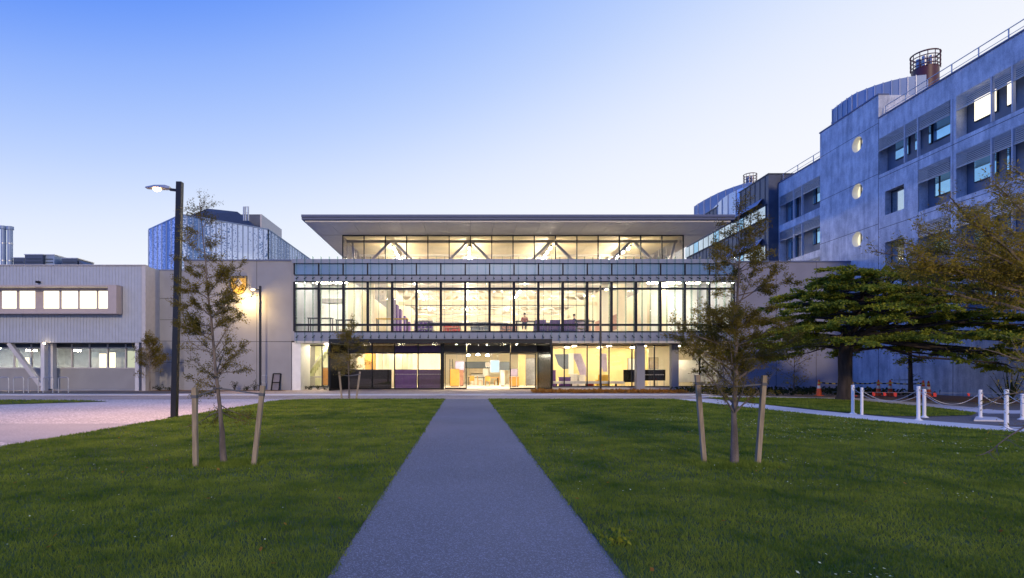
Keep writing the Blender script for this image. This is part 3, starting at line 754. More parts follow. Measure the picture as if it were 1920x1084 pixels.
panel('hanging_screen', 'screen', 'white hanging screen with a pale turquoise picture in the middle of the entrance hall', 920, 936, 676, 698, 50, M['screen'], hang=3.53, fr=M['white'])
panel('display_board', 'board', 'lilac grey display board above the orange cabinet inside the left door', 854, 870, 678, 698, 50.6, M['lilac'], hang=3.53)
panel('display_board', 'board', 'small purple display board inside the right entrance door', 958, 970, 692, 705, 48.8, M['lilac'])
panel('wall_board', 'board', 'dark pinboard wall left of the hanging screen', 872, 919, 679, 690, 60, M['recess'], hang=None)
panel('wall_board', 'board', 'dark grey panel right of the hanging screen', 937, 955, 679, 694, 58, M['recess'])
panel('wall_board', 'board', 'tan timber board low behind the entrance hall tables', 879, 906, 691, 703, 59, M['brick2'])
panel('yellow_column_cladding', 'panel', 'tall yellow panel with a grey notch inside the right entrance door', 973, 985, 665, 722, 49.5, M['yellowwall'], .3, fr=M['yellowwall'])
panel('metal_screen', 'panel', 'brushed grey metal panel next to the yellow one by the right entrance door', 986, 1003, 672, 722, 50.2, M['steel'], .2)
dt = table(ux(893, 54), 54, FZ, 1.6, .8, .75, 'small table left of centre in the entrance hall', M['blackmat'], 'tables in the entrance hall', 'table')
table(ux(922, 53), 53, FZ, 1.3, .8, .75, 'small table under the hanging screen in the entrance hall', M['woodorange'], 'tables in the entrance hall', 'table')
def chair(x, y, z, label, m, rz, group):
    t = thing('chair', (x, y, z), label, 'chair', group, rz)
    localbuild(MB().box(-.22, .22, -.22, .22, .42, .46), 'seat', m, t)
    localbuild(MB().box(-.22, .22, -.24, -.21, .46, .9), 'backrest', m, t)
    for sx in (-1, 1):
        for yy in (-.2, .2): localbuild(MB().box(sx * .19 - .02, sx * .19 + .02, yy - .02, yy + .02, 0, .42), 'leg', m, t)
    return t
c0 = chair(ux(914, 52.2), 52.2, FZ, 'orange wooden chair in front of the table under the hanging screen', M['woodorange'], 0, 'chairs in the entrance hall')
for u, y, r, l in ((931, 53.0, 1.4, 'orange wooden chair at the right end of the table under the hanging screen'), (900, 53, -1.5, 'orange wooden chair between the two tables of the entrance hall'), (885, 53.2, 0, 'orange wooden chair in front of the small left table of the entrance hall')):
    dup(c0, (ux(u, y), y, FZ), r, l)
# left screen: orange panel, black and purple boards, cream ribs
panel('orange_panel', 'panel', 'upright orange panel behind the left part of the entrance screen', 685, 703, 663, 722, 47.5, M['woodorange'], .3, fr=M['woodorange'])
panel('black_board', 'board', 'long low black board behind the entrance screen, left of the purple boards', 657, 733, 693.5, 728, 44.7, M['blackmat'], .2)
panel('purple_board', 'board', 'brighter purple board with a white label, left of the other purple board', 741, 781, 693.5, 728, 44.7, M['purple'], .2)
panel('purple_board', 'board', 'darker purple board just left of the door jamb', 785, 825, 693.5, 728, 44.7, M['purpledark2'], .2)
panel('orange_panel', 'panel', 'orange panel at the foot of the stairs by the left end window', 604.5, 615, 690, 722, 45.6, M['woodorange'], .1)
for k, (u, l) in enumerate(((712, 'first'), (722, 'second'), (735, 'third'), (749, 'fourth'), (758, 'fifth'), (768, 'sixth'))):
    a, b = uy(u, u + 5, 47.6)
    t = thing('cream_rib', ((a + b) / 2, 47.6, FZ), l + ' cream upright rib from the left behind the entrance screen', 'rib', 'cream ribs behind the entrance screen')
    MB().box(a, b, 47.5, 47.9, FZ, 2.9).build('upright', M['cream'], t); MB().box(a - .04, b + .04, 47.45, 47.95, 2.9, 3.0).build('cap', M['white'], t)
# staircase seen through the left end window
t = thing('staircase', (ux(590, 46.3), 46.3, FZ), 'pale green staircase rising to the right behind the left end window', 'staircase')
st = MB()
for i in range(10): st.box(ux(578, 46.3) + i * .16, ux(578, 46.3) + i * .16 + .22, 46.0, 47.4, 1.0 + i * .25, 1.25 + i * .25)
st.build('steps', M['greenish'], t)
MB().bar((ux(576, 46), 45.95, 1.2), (ux(576, 46) + 1.7, 45.95, 3.5), .06, .25, up=(0, 1, 0)).build('balustrade', M['steel'], t)
MB().box(ux(566, 46), ux(603, 46), 45.9, 47.4, .9, 1.02).build('landing', M['steel'], t)
# right hand ground floor
def crossed(name, cat, label, pts, Y, m, th=.12, group=None):
    q = [(ux(u, Y), zz(v, Y)) for u, v in pts]; n = len(q)
    t = thing(name, (sum(a for a, _ in q) / n, Y, FZ), label, cat, group)
    MB().add([(a, Y, z) for a, z in q] + [(a, Y + th, z) for a, z in q], [tuple(range(n)), tuple(range(2 * n - 1, n - 1, -1))] + [(i, n + i, n + (i + 1) % n, (i + 1) % n) for i in range(n)]).build('panel', m, t)
    return t
crossed('stair_flight', 'stairs', 'dark slanting underside of a stair behind the window right of the entrance', [(1040, 664), (1066, 664), (1066, 692), (1056, 692), (1047, 684)], 50.2, M['recess'])
crossed('wall_graphic', 'panel', 'large lilac slanting panel behind the second window right of the entrance', [(1072, 663), (1089, 663), (1099, 690), (1099, 706), (1089, 706), (1080, 680)], 50.0, M['lilac'])
crossed('wall_graphic', 'panel', 'narrow dark lilac slanting panel left of the yellow wall', [(1127, 663), (1137, 663), (1139, 697), (1132, 697), (1127, 684)], 50.0, M['lilac'])
panel('white_column', 'column', 'white column between the dark stair and the lilac panel', 1068, 1075, 663, 701, 49.6, M['white'], .3, fr=M['white'])
ca, cb = uy(1120, 1137, 47); t = armchair((ca + cb) / 2, 47, FZ, 'bright yellow armchair behind the ground floor window, left of the lamp post', M['yellow'], None)
t = armchair(ux(1105, 46.4), 46.4, FZ, 'low red seat beside the ground floor window mullion', M['red'], None); t.scale = (.6, .6, .55)
x0, x1 = uy(1036, 1042, 47); crate('sofa_back', 'seat', 'tall purple seat back just right of the entrance box', x0, x1, 47, 47.6, FZ, zz(694, 47), M['purple'])
x0, x1 = uy(1050, 1070, 46.5); crate('ottoman', 'ottoman', 'low purple ottoman behind the first window right of the entrance', x0, x1, 46.5, 47.2, FZ, zz(707, 46.5), M['purple'])
x0, x1 = uy(1071, 1083, 47.5); crate('white_cabinet', 'cabinet', 'white cabinet under the lilac slanting panel, the left of two', x0, x1, 47.5, 48, FZ, zz(701, 47.5), M['white'])
x0, x1 = uy(1085, 1097, 47.5); crate('white_cabinet', 'cabinet', 'white cabinet with a dark handle, the right of two under the lilac panel', x0, x1, 47.5, 48, FZ, zz(703, 47.5), M['white'])
x0, x1 = uy(1036, 1170, 45.5); t = thing('window_bench', ((x0 + x1) / 2, 45.5, FZ), 'long low grey bench running behind the ground floor windows right of the entrance', 'bench')
MB().box(x0, x1, 45.4, 45.9, .42, .62).build('seat', M['slat'], t)
for k in range(5): MB().box(x0 + .3 + k * 1.2, x0 + .38 + k * 1.2, 45.5, 45.8, FZ, .42).build('leg', M['blackmat'], t)
panel('black_board', 'board', 'black board on legs left of the concrete column by the ground floor window', 1170, 1192, 694, 716, 45.4, M['black'])
bb = panel('black_board', 'board', 'black board with a row of small pale marks, right of the concrete column', 1207, 1247, 694, 713, 45.4, M['black'])
mk = MB()
for q in range(12): mk.box(ux(1210 + q * 3, 45.38), ux(1211.6 + q * 3, 45.38), 45.375, 45.39, zz(703.4, 45.4), zz(702, 45.4))
mk.build('marks', M['steel'], bb)
panel('pinboard', 'board', 'brown grey board above the black board with pale marks', 1218, 1234, 671, 691, 49.6, M['brick2'])
panel('dark_doorway', 'doorway', 'framed grey doorway on the cream wall left of the concrete column', 1178, 1190, 672, 714, 49.8, M['white'])
panel('lit_screen_wall', 'screen', 'very bright white back wall behind the right end windows', 1271, 1350, 676, 716, 47.6, M['white'], .1, fr=M['white'])

# ================================================================== LEFT CONCRETE WING WITH CREST
W = thing('concrete_wing', (-17, 42.5, 0), 'pinkish precast concrete wing with a gold crest left of the glass front', 'building')
wx0, wx1 = ux(345, 42.5), X0 - .27
MB().box(wx0, wx1, 42.5, 60, 0, 9.72).build('wall', M['precast'], W)
MB().box(wx0 - .05, wx1 + .02, 42.42, 60.1, 9.72, 9.82).build('coping', M['fascia'], W)
jt = MB(); jt.box(ux(481, 42.5), ux(481.8, 42.5), 42.49, 42.5, 0, 9.7).box(wx0, wx1, 42.49, 42.5, zz(641, 42.5), zz(640, 42.5)); jt.build('panel_joint', M['joint'], W)
# shield crest on the wall
sc_ = thing('wall_crest', (ux(447, 42.4), 42.4, zz(540, 42.4)), 'gold shield crest with a diamond in it, fixed high on the concrete wing', 'crest')
cxm, czt, czb = ux(447, 42.4), zz(517, 42.4), zz(553, 42.4); hw = .64
def shield(k, o=0):
    pts = [(-hw, 1), (hw, 1), (hw * .98, .55), (hw * .85, .3), (hw * .55, .1), (0, 0), (-hw * .55, .1), (-hw * .85, .3), (-hw * .98, .55)]
    cz = (czt + czb) / 2
    return [(cxm + x * k, cz + ((czb + (czt - czb) * z) - cz) * k) for x, z in pts]
def plate(pts, y0, y1):
    n = len(pts)
    return MB().add([(x, y0, z) for x, z in pts] + [(x, y1, z) for x, z in pts], [tuple(range(n)), tuple(range(2 * n - 1, n - 1, -1))] + [(i, n + i, n + (i + 1) % n, (i + 1) % n) for i in range(n)])
plate(shield(1), 42.44, 42.498).build('shield_rim', M['bronze'], sc_)
plate(shield(.90), 42.41, 42.439).build('shield_field', M['gold'], sc_)
em = plate([(cxm - .3, czt - .55), (cxm, czt - .2), (cxm + .3, czt - .55), (cxm, czt - .9)], 42.38, 42.409)
em.build('diamond', M['trimwhite'], sc_)
em = MB().box(cxm - hw * .85, cxm + hw * .85, 42.385, 42.409, czt - .19, czt - .12)
for sx in (-.38, 0, .38): em.box(cxm + sx - .06, cxm + sx + .06, 42.38, 42.409, czt - .11, czt - .065)
em.bar((cxm - .16, 42.37, czt - .6), (cxm, 42.37, czt - .35), .03).bar((cxm + .16, 42.37, czt - .6), (cxm, 42.37, czt - .35), .03)
em.build('chief_marks', M['bronze'], sc_)

# link wall between corrugated building and wing
Lk = thing('link_building', (-21.8, 43.4, 0), 'low blue grey panelled link wall between the corrugated building and the concrete wing', 'building')
lx0, lx1 = -23.6, wx0 - .005
MB().box(lx0, lx1, 43.4, 58, 0, 9.16).build('wall', M['concrete'], Lk)
MB().box(lx0, lx1, 43.35, 58, 9.16, 9.24).build('coping', M['greyband'], Lk)
jm = MB()
for v in (560, 600, 640, 680): jm.box(lx0 + .05, lx1, 43.392, 43.4, zz(v, 43.4), zz(v - .8, 43.4))
jm.box(ux(290, 43.4), ux(290.8, 43.4), 43.391, 43.4, 0, 9.1).build('panel_joint', M['joint'], Lk)

# ================================================================== CORRUGATED BUILDING ON THE LEFT
K = thing('corrugated_metal_building', (-34, 41.5, 0), 'pale ribbed metal clad building on the far left with a lit box window', 'building')
kx0, kx1 = -62.0, -23.65
ZK0, ZK1 = 3.54, 9.16
bz0, bz1 = zz(590, 41.5), zz(537, 41.5); bxr = ux(222, 41.0)
MB().box(kx0, kx1, 41.5, 41.8, bz1, ZK1).box(kx0, kx1, 41.5, 41.8, ZK0, bz0).box(bxr + .02, kx1, 41.5, 41.8, bz0, bz1).box(kx0, kx1, 41.8, 60, ZK1 - .4, ZK1 - .1).box(kx0, kx1, 42.0, 60, ZK0 + .01, ZK0 + .2).build('cladding_wall', M['cladding'], K)
MB().box(kx1 - .02, kx1 + .25, 41.46, 58, 0, ZK1 + .02).build('end_wall', M['trimwhite'], K)
MB().box(kx0, kx1 + .26, 41.4, 41.85, ZK1 + .021, ZK1 + .09).build('coping', M['trimwhite'], K)
r_ = MB(); x = kx1 - .12
while x > -42:
    if x < bxr: r_.box(x - .03, x + .03, 41.476, 41.5, bz1, ZK1 - .02); r_.box(x - .03, x + .03, 41.476, 41.5, ZK0 + .02, bz0)
    else: r_.box(x - .03, x + .03, 41.476, 41.5, ZK0 + .02, ZK1 - .02)
    x -= .235
r_.build('standing_seams', M['cladding'], K)
# projecting box window
bw = MB(); y0, y1 = 40.75, 41.9
bw.box(kx0, bxr, y0, y1, bz1 - .13, bz1).box(kx0, bxr, y0, y1, bz0, bz0 + .13).box(bxr - .62, bxr, y0 + .003, y1, bz0 + .131, bz1 - .131)
bx_ = bw.build('box_window', M['pinkframe'], K)
wu = [(-60, -34), (3, 31), (36, 66), (81, 111), (115, 146), (149, 181), (184, 208)]
zb0, zb1 = zz(578.5, 41.6), zz(545.5, 41.6)
MB().box(kx0, bxr - .62, 41.62, 41.7, bz0 + .13, zb0).box(kx0, bxr - .62, 41.62, 41.7, zb1, bz1 - .13).build('window_surround', M['pinkframe'], bx_)
for a, b in wu:
    MB().box(ux(a, 41.6), ux(b, 41.6), 41.66, 41.68, zb0, zb1).build('lit_pane', M['litwin'], bx_)
for (a, b), (c, d) in zip(wu[:-1], wu[1:]): MB().box(ux(b, 41.6), ux(c, 41.6), 41.6, 41.7, zb0, zb1).build('window_post', M['pinkframe'], bx_)
# ground floor of it
KY = 43.0
zs = zz(690, KY); zh = 3.5
MB().box(ux(106, KY), kx1 - .03, KY, KY + .2, .05, zs - .05).box(kx0, ux(80, KY), KY, KY + .2, .05, zs - .05).build('base_wall', M['precast'], K)
MB().box(kx0, kx1, 42.2, KY - .01, 0, .1).build('plinth', M['concrete'], K)
MB().box(kx0, kx1 - .03, KY - .04, KY + .22, zs - .05, zs + .03).box(kx0, kx1 - .03, KY - .04, KY + .1, zz(653, KY), zz(651, KY)).build('window_rail', M['trimwhite'], K)
for u in (-30, 27, 59, 104, 135, 168, 202, 236, 262): MB().box(ux(u, KY) - .05, ux(u, KY) + .05, KY - .03, KY + .12, zs + .03, zh).build('window_post', M['trimwhite'], K)
MB().box(kx0, kx1 - .03, KY + .02, KY + .035, zs + .03, zz(653, KY)).build('ground_floor_pane', M['glass'], K)
MB().box(kx0, kx1 - .03, KY + .02, KY + .05, zz(651, KY), zh).build('dark_transom', M['frame'], K)
MB().box(kx0, kx1, 47.0, 47.2, 0, 3.5).build('inner_wall', M['innergrey'], K)
MB().box(kx0, kx1, KY + .3, 47, 3.3, 3.45).build('inner_ceiling', M['innergrey'], K)
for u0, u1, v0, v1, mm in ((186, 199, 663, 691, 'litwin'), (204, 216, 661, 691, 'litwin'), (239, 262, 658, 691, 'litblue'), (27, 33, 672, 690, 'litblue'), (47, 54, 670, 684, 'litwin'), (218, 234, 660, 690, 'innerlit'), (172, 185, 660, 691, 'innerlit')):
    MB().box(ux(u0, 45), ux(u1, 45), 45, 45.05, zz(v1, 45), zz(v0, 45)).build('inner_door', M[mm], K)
MB().box(ux(-40, 44), ux(-10, 44), 44, 44.6, 3.2, 3.28).box(ux(49, 44), ux(58, 44), 44, 44.6, 3.0, 3.1).box(ux(140, 45), ux(152, 45), 44.6, 45, 3.0, 3.1).build('inner_lamp', M['panel_lamp2'], K)
MB().box(ux(79, 41.7), ux(86, 41.7), 41.55, 41.95, 0, ZK0).build('column', M['column'], K)
MB().box(ux(86.5, 42.2), ux(99, 42.2), 42.2, 42.6, 0, ZK0).build('column', M['column'], K)
MB().box(ux(259, 42), ux(266, 42), 41.6, 42.1, 0, ZK0).build('column', M['column'], K)
MB().bar((ux(17, 41.7), 41.75, 3.5), (ux(77, 41.7), 41.75, .35), .28, .3, up=(0, 1, 0)).build('diagonal_brace', M['trimwhite'], K)
# soffit downlight next to column
MB().lathe((ux(83, 41.2), 41.2, ZK0 - .12), [(.07, 0), (.08, .05), (.05, .11)], 10).build('soffit_lamp', M['lampdim'], K)
# small black bracket lamp
MB().box(ux(70, 41.4), ux(75.5, 41.4), 41.2, 41.45, zz(531, 41.4), zz(527.5, 41.4)).build('wall_lamp', M['blackmat'], K)

# roof plant
def flue(x, y, z, h, r, label):
    t = thing('roof_flue', (x, y, z), label, 'flue', 'tall round flues on the corrugated roof')
    MB().tube([(x, y, z), (x, y, z + h)], r, 14).build('pipe', M['zinc'], t)
    q = MB()
    for k in (.33, .66): q.tube([(x, y, z + h * k), (x, y, z + h * k + .08)], r * 1.08, 14)
    q.build('band', M['steel'], t); MB().tube([(x, y, z + h - .25), (x, y, z + h)], r * 1.35, 14).build('cowl', M['zinc'], t)
FY = 46.0
flue(ux(6.5, FY), FY, ZK1 - .2, zz(424, FY) - ZK1 + .2, .19, 'tall round blue grey flue, the left one of two on the corrugated roof')
flue(ux(19, FY), FY, ZK1 - .2, zz(425, FY) - ZK1 + .2, .19, 'tall round blue grey flue, the right one of two on the corrugated roof')
def plant(u0, u1, v0, Y, d, label, m='darkzinc', slope=False):
    a, b = uy(u0, u1, Y); z0, z1 = ZK1 - .2, zz(v0, Y)
    t = thing('rooftop_unit', ((a + b) / 2, Y, z0), label, 'ventilation unit', 'ventilation units on the corrugated roof')
    if slope: MB().add([(a, Y, z0), (b, Y, z0), (a, Y, z1), (a, Y + d, z0), (b, Y + d, z0), (a, Y + d, z1)], [(0, 1, 2), (5, 4, 3), (0, 3, 4, 1), (1, 4, 5, 2), (2, 5, 3, 0)]).build('housing', M[m], t)
    else:
        MB().box(a, b, Y, Y + d, z0, z1).build('housing', M[m], t)
        MB().box(a - .04, b + .04, Y - .04, Y + d + .04, z1, z1 + .06).build('lid', M['steel'], t)
        l = MB()
        for k in range(5): l.box(a + .1, b - .1, Y - .03, Y - .002, z0 + .3 + k * (z1 - z0 - .4) / 5, z0 + .36 + k * (z1 - z0 - .4) / 5)
        l.build('grille', M['frame'], t)
    return t
plant(25, 45, 484, 46, 2, 'small low dark unit between the flues and the big box')
plant(46.5, 80, 478, 44.5, 2, 'large dark box unit, left half of the pair on the corrugated roof')
plant(81, 102, 478.5, 44.8, 2, 'lighter grey box unit joined to the right of the large dark one', 'zinc')
plant(116, 145, 485, 45, 2, 'square dark box unit standing apart toward the building end')
plant(148, 186, 488, 45, 2, 'dark wedge shaped unit sloping down to the right', slope=True)
t = thing('roof_dome', (ux(40, 44), 44, ZK1), 'low rounded pale vent dome in front of the small dark unit', 'vent')
MB().lathe((ux(40, 44), 44, ZK1 - .1), [(.55, 0), (.62, .3), (.5, .48), (.15, .6)], 14).build('dome', M['zinc'], t)

# ================================================================== PERFORATED BUILDING BEHIND LEFT
Q = thing('perforated_building', (-26, 62, 0), 'tall blue white perforated metal building behind the concrete wing', 'building')
q1 = (ux(279, 62.5), 62.5); q2 = (ux(340, 56.5), 56.5); q3 = (ux(503, 62.5), 62.5); q4 = (-21.7, 82.0); q5 = (-36, 82.0)
MB().prism([q1, q2, q3, q4, q5], 0, 17.0).build('perforated_screen', M['perf'], Q)
MB().prism([(q1[0] - .05, q1[1]), (q2[0], q2[1] - .08), (q3[0] + .06, q3[1] - .04), (q4[0] + .06, 82.1), (-36.1, 82.1)], 17.0, 17.1).build('coping', M['zinc'], Q)
q = MB()
for A_, B_, n_ in ((q1, q2, 7), (q2, q3, 16), (q3, q4, 18)):
    for i in range(n_ + 1):
        k = i / n_; x_, y_ = A_[0] + (B_[0] - A_[0]) * k, A_[1] + (B_[1] - A_[1]) * k
        q.box(x_ - .05, x_ + .05, y_ - .06, y_ + .05, .1, 16.98)
q.build('panel_seams', M['zinc'], Q)
Yr = 66.0
ap = P(388, 391, Yr + 3); bl = P(354, 405, Yr - 4); br = P(480, 426, Yr - 1)
MB().add([bl, br, (br.x, br.y + 8, br.z), (bl.x, bl.y + 8, bl.z), ap, P(445, 397, Yr + 3)], [(0, 1, 5, 4), (1, 2, 5), (3, 0, 4), (2, 3, 4, 5), (3, 2, 1, 0)]).build('hipped_roof', M['hiproof'], Q)
pa = ux(447, 69); pb = ux(489, 69)
MB().box(pa, pb - .08, 69, 76, 16.5, zz(402, 69)).build('plant_room', M['darkzinc'], Q)
MB().box(pb - .079, pb + .1, 69, 76.6, 16.5, zz(402, 69) + .02).build('plant_room_side', M['trimwhite'], Q)
fl_ = MB()
for u in (457, 460.5, 465.5): fl_.tube([P(u, 414, 65), P(u, 387.5, 65)], .09, 8)
fl_.bar(P(456, 399, 65), P(467, 399, 65), .06).bar(P(456, 388, 65), P(467, 388, 65), .06).build('flue', M['steel'], Q)
# further furnishing of the entrance hall
t = thing('reception_counter', (ux(905, 56), 56, FZ), 'long white reception counter deep inside the entrance hall', 'counter')
MB().box(ux(884, 56), ux(912, 56), 56, 56.7, FZ, 1.1).build('front', M['white'], t); MB().box(ux(883, 56), ux(913, 56), 55.9, 56.8, 1.1, 1.16).build('top', M['blackmat'], t)
t = thing('shelf_unit', (ux(848, 51.5), 51.5, FZ), 'tall thin dark shelf unit at the far left of the entrance hall', 'shelf')
MB().box(ux(843, 51.5), ux(844, 51.5), 51.5, 51.9, FZ, 2.5).box(ux(848, 51.5), ux(849, 51.5), 51.5, 51.9, FZ, 2.5).build('upright', M['blackmat'], t)
q = MB()
for z in (.3, .7, 1.1, 1.5, 1.9, 2.3): q.box(ux(844, 51.5), ux(848, 51.5), 51.5, 51.9, z, z + .04)
q.build('shelves', M['steel'], t)
for u, z, l in ((878, 2.75, 'left'), (896, 2.8, 'middle'), (914, 2.75, 'right')):
    x = ux(u, 49.5); t = thing('pendant_lamp', (x, 49.5, z), l + ' one of three white pendant lamps inside the entrance', 'pendant lamp', 'pendant lamps inside the entrance')
    MB().tube([(x, 49.5, z + .12), (x, 49.5, 3.53)], .01, 5).build('cord', M['blackmat'], t); MB().lathe((x, 49.5, z), [(.14, 0), (.15, .06), (.04, .13)], 12).build('shade', M['panel_lamp2'], t)
panel('poster', 'poster', 'small pink and white poster left of the hanging screen', 911, 918, 680, 687, 57, M['pinkframe'], .03, fr=M['white'])
panel('poster', 'poster', 'white notice left of the tables deep in the entrance hall', 906, 915, 692, 703, 55, M['white'], .03, fr=M['white'])

# shelving and desks far back on the upper floor
for k, (x, y, mm, l) in enumerate(((-4.2, 58, 'white', 'white bookcase nearest the purple fins'), (-1.4, 62, 'brick2', 'tan bookcase in the left middle of the upper floor'), (1.6, 60, 'white', 'white bookcase behind the middle windows of the upper floor'), (5.0, 64, 'recess', 'grey bookcase behind the person in the checked shirt'), (8.6, 60, 'white', 'white bookcase behind the purple armchairs'), (11.6, 57, 'brick2', 'tan bookcase toward the right side wall of the upper floor'))):
    t = thing('bookcase', (x, y, ZF), l, 'bookcase', 'bookcases at the back of the upper floor')
    MB().box(x - 1, x - .95, y, y + .4, ZF, ZF + 2.3).box(x + .95, x + 1, y, y + .4, ZF, ZF + 2.3).box(x - .95, x + .95, y + .36, y + .4, ZF, ZF + 2.3).build('case', M[mm], t)
    q = MB(); bk = MB(); rb = random.Random(k)
    for i in range(6):
        z = ZF + .1 + i * .42; q.box(x - .95, x + .95, y, y + .355, z, z + .03)
        xx = x - .93
        while xx < x + .8 and i < 5:
            w_ = rb.uniform(.05, .16); bk.box(xx, xx + w_, y + .05, y + .3, z + .031, z + .03 + rb.uniform(.2, .34)); xx += w_ + rb.choice((.01, .01, .12))
    q.build('shelves', M[mm], t); bk.build('books', M[('purple', 'red', 'recess', 'brick', 'navy', 'lilac')[k]], t)

# ================================================================== CONCRETE BUILDING ON THE RIGHT
RX = 29.3
R = thing('concrete_office_building', (RX, 40, 0), 'long weathered concrete building on the right with louvred bays and three lit round windows', 'building')
FL = [(15.3, 17.86), (11.75, 14.45), (8.2, 10.95), (4.65, 7.4)]
C_ = M['weathered']
ZR = 19.3
def yu(u, X=RX): return F * X / (u - UX)
# solid core
MB().box(RX + .66, 60, 18, 46.6, 0, ZR - .3).box(30.66, 60, 46.6, 54, 0, ZR - .3).build('core_wall', M['recess'], R)
# tower with round windows
TY0, TY1, ZT = 40.02, 46.6, 21.0
cz = [18.36, 14.86, 11.27]; cyc = 42.2; CR = .56
def wallpanel(mb, y0, y1, z0, z1): mb.box(RX, RX + .65, y0, y1, z0, z1)
w = MB()
hs = .8
wallpanel(w, TY0, cyc - hs, 0, ZT); wallpanel(w, cyc + hs, TY1, 0, ZT)
zs_ = [0] + sum([[c - hs, c + hs] for c in sorted(cz)], []) + [ZT]
for i in range(0, len(zs_), 2): wallpanel(w, cyc - hs, cyc + hs, zs_[i], zs_[i + 1])
N_ = 40
for c in cz:
    inn, out = [], []
    for k in range(N_):
        a = 2 * math.pi * k / N_ + math.pi / 4
        ca, sa = math.cos(a), math.sin(a); q = hs / max(abs(ca), abs(sa))
        inn.append((cyc + CR * ca, c + CR * sa)); out.append((cyc + q * ca, c + q * sa))
    for X in (RX,):
        w.add([(X, y, z) for y, z in inn] + [(X, y, z) for y, z in out], [(k, (k + 1) % N_, N_ + (k + 1) % N_, N_ + k) for k in range(N_)])
w.box(RX + .66, 45, TY0, TY1, ZR - .3, ZT).build('tower_wall', C_, R)
for c in cz:
    ring = MB()
    pts = [(cyc + CR * math.cos(2 * math.pi * k / N_), c + CR * math.sin(2 * math.pi * k / N_)) for k in range(N_)]
    ring.add([(RX + .003, y, z) for y, z in pts] + [(RX + .5, y, z) for y, z in pts], [(k, N_ + k, N_ + (k + 1) % N_, (k + 1) % N_) for k in range(N_)])
    ro = ring.build('round_window', M['white'], R)
    MB().add([(RX + .45, y, z) for y, z in pts], [tuple(range(N_))]).build('lit_pane', M['litcirc'], ro)
    MB().box(RX + .40, RX + .44, cyc + .1, cyc + .22, c - CR + .02, c + CR - .02).build('window_frame', M['frame'], ro)
MB().box(RX - .05, RX + .75, TY0 - .02, TY1 + .05, ZT, ZT + .1).build('tower_coping', M['fascia'], R)
jn = MB()
for z in (19.0, 15.4, 11.85, 8.3): jn.box(RX - .004, RX, TY0, TY1, z, z + .035)
for z in (15.03, 11.46, 7.9): jn.box(RX - .004, RX, 18, TY0 - .04, z, z + .035)
jn.box(RX - .004, RX, TY0 - .03, TY0 + .01, 0, ZR).box(RX - .004, RX, 33.9, 33.93, 0, 17.8).box(RX - .004, RX, 36.5, 36.53, 3, 15.0)
jn.build('panel_joint', M['joint'], R)
# frame of the near part: spandrels and piers
w = MB()
segs = [(18, 40.018)]
w.box(RX, RX + .65, 18, 40.018, 17.86, ZR)
for (a, b) in ((14.45, 15.3), (10.95, 11.75), (7.4, 8.2), (0, 4.65)): w.box(RX, RX + .65, 18, 40.018, a, b)
w.build('spandrel_wall', C_, R)
w = MB()
for z0, z1 in FL:
    for a, b in ((33.7, 34.1), (27.4, 27.8), (21.1, 21.5), (18, 18.4)): MB().box(RX + .004, RX + .64, a, b, z0, z1).build('pier', C_, R)
# lower storeys: solid wall with a small window between Y 36.5 and 40
for z0, z1 in FL[1:]:
    wz0, wz1 = z0 + .55, z0 + 2.2; wy0, wy1 = 37.7, 39.4
    MB().box(RX + .003, RX + .65, 36.52, wy0, z0, z1).box(RX + .003, RX + .65, wy1, 40.01, z0, z1).box(RX + .003, RX + .65, wy0, wy1, z0, wz0).box(RX + .003, RX + .65, wy0, wy1, wz1, z1).build('infill_wall', C_, R)
    f_ = MB().box(RX + .42, RX + .5, wy0, wy0 + .07, wz0, wz1).box(RX + .42, RX + .5, wy1 - .07, wy1, wz0, wz1).box(RX + .42, RX + .5, wy0 + .07, wy1 - .07, wz1 - .07, wz1).box(RX + .42, RX + .5, wy0 + .07, wy1 - .07, wz0, wz0 + .07).box(RX + .42, RX + .5, wy0 + .35, wy0 + .42, wz0 + .07, wz1 - .07).build('window_frame', M['frame'], R)
    MB().box(RX + .45, RX + .47, wy0 + .07, wy1 - .07, wz0 + .07, wz1 - .07).build('window_pane', M['mirrorpale'], f_)
def bay(x, y0, y1, z0, z1, fins, panes, lit=False):
    """louvred bay: louvre screen over the top third, white fins, dark recess with windows"""
    lb = z1 - .86
    s_ = MB(); n = 8
    for k in range(n):
        z = lb + .04 + (z1 - lb - .12) * k / (n - 1)
        s_.add([(x - .02, y0 + .02, z), (x - .02, y1 - .02, z), (x + .03, y1 - .02, z + .02), (x + .03, y0 + .02, z + .02), (x - .02, y0 + .02, z + .04), (x - .02, y1 - .02, z + .04), (x + .03, y1 - .02, z + .06), (x + .03, y0 + .02, z + .06)],
               [(3, 2, 1, 0), (4, 5, 6, 7), (0, 1, 5, 4), (2, 3, 7, 6), (1, 2, 6, 5), (3, 0, 4, 7)])
    s_.box(x - .03, x + .05, y0 + .01, y1 - .01, lb - .05, lb)
    s_.build('louvre_screen', M['slat'], R)
    for y in fins: MB().box(x - .06, x + .12, y - .035, y + .035, z0 + .01, z1 - .01).build('bay_fin', M['column'], R)
    for a, b, zz0, zz1 in panes:
        fr = MB().box(x + .57, x + .65, a, b, z0 + zz0, z0 + zz1).build('window_frame', M['frame'], R)
        MB().box(x + .555, x + .569, a + .05, b - .05, z0 + zz0 + .05, z0 + zz1 - .05).build('window_pane', M['litwin'] if lit else M['mirror'], fr)
    MB().box(x + .6, x + .648, y0 + .3, y1 - .02, z0, z0 + .05).build('sill', M['slat'], R)
    MB().box(x + .3, x + .64, y1 - .9, y1 - .01, z0 + .003, z1 - .01).build('dark_panel', M['frame'], R) if False else None
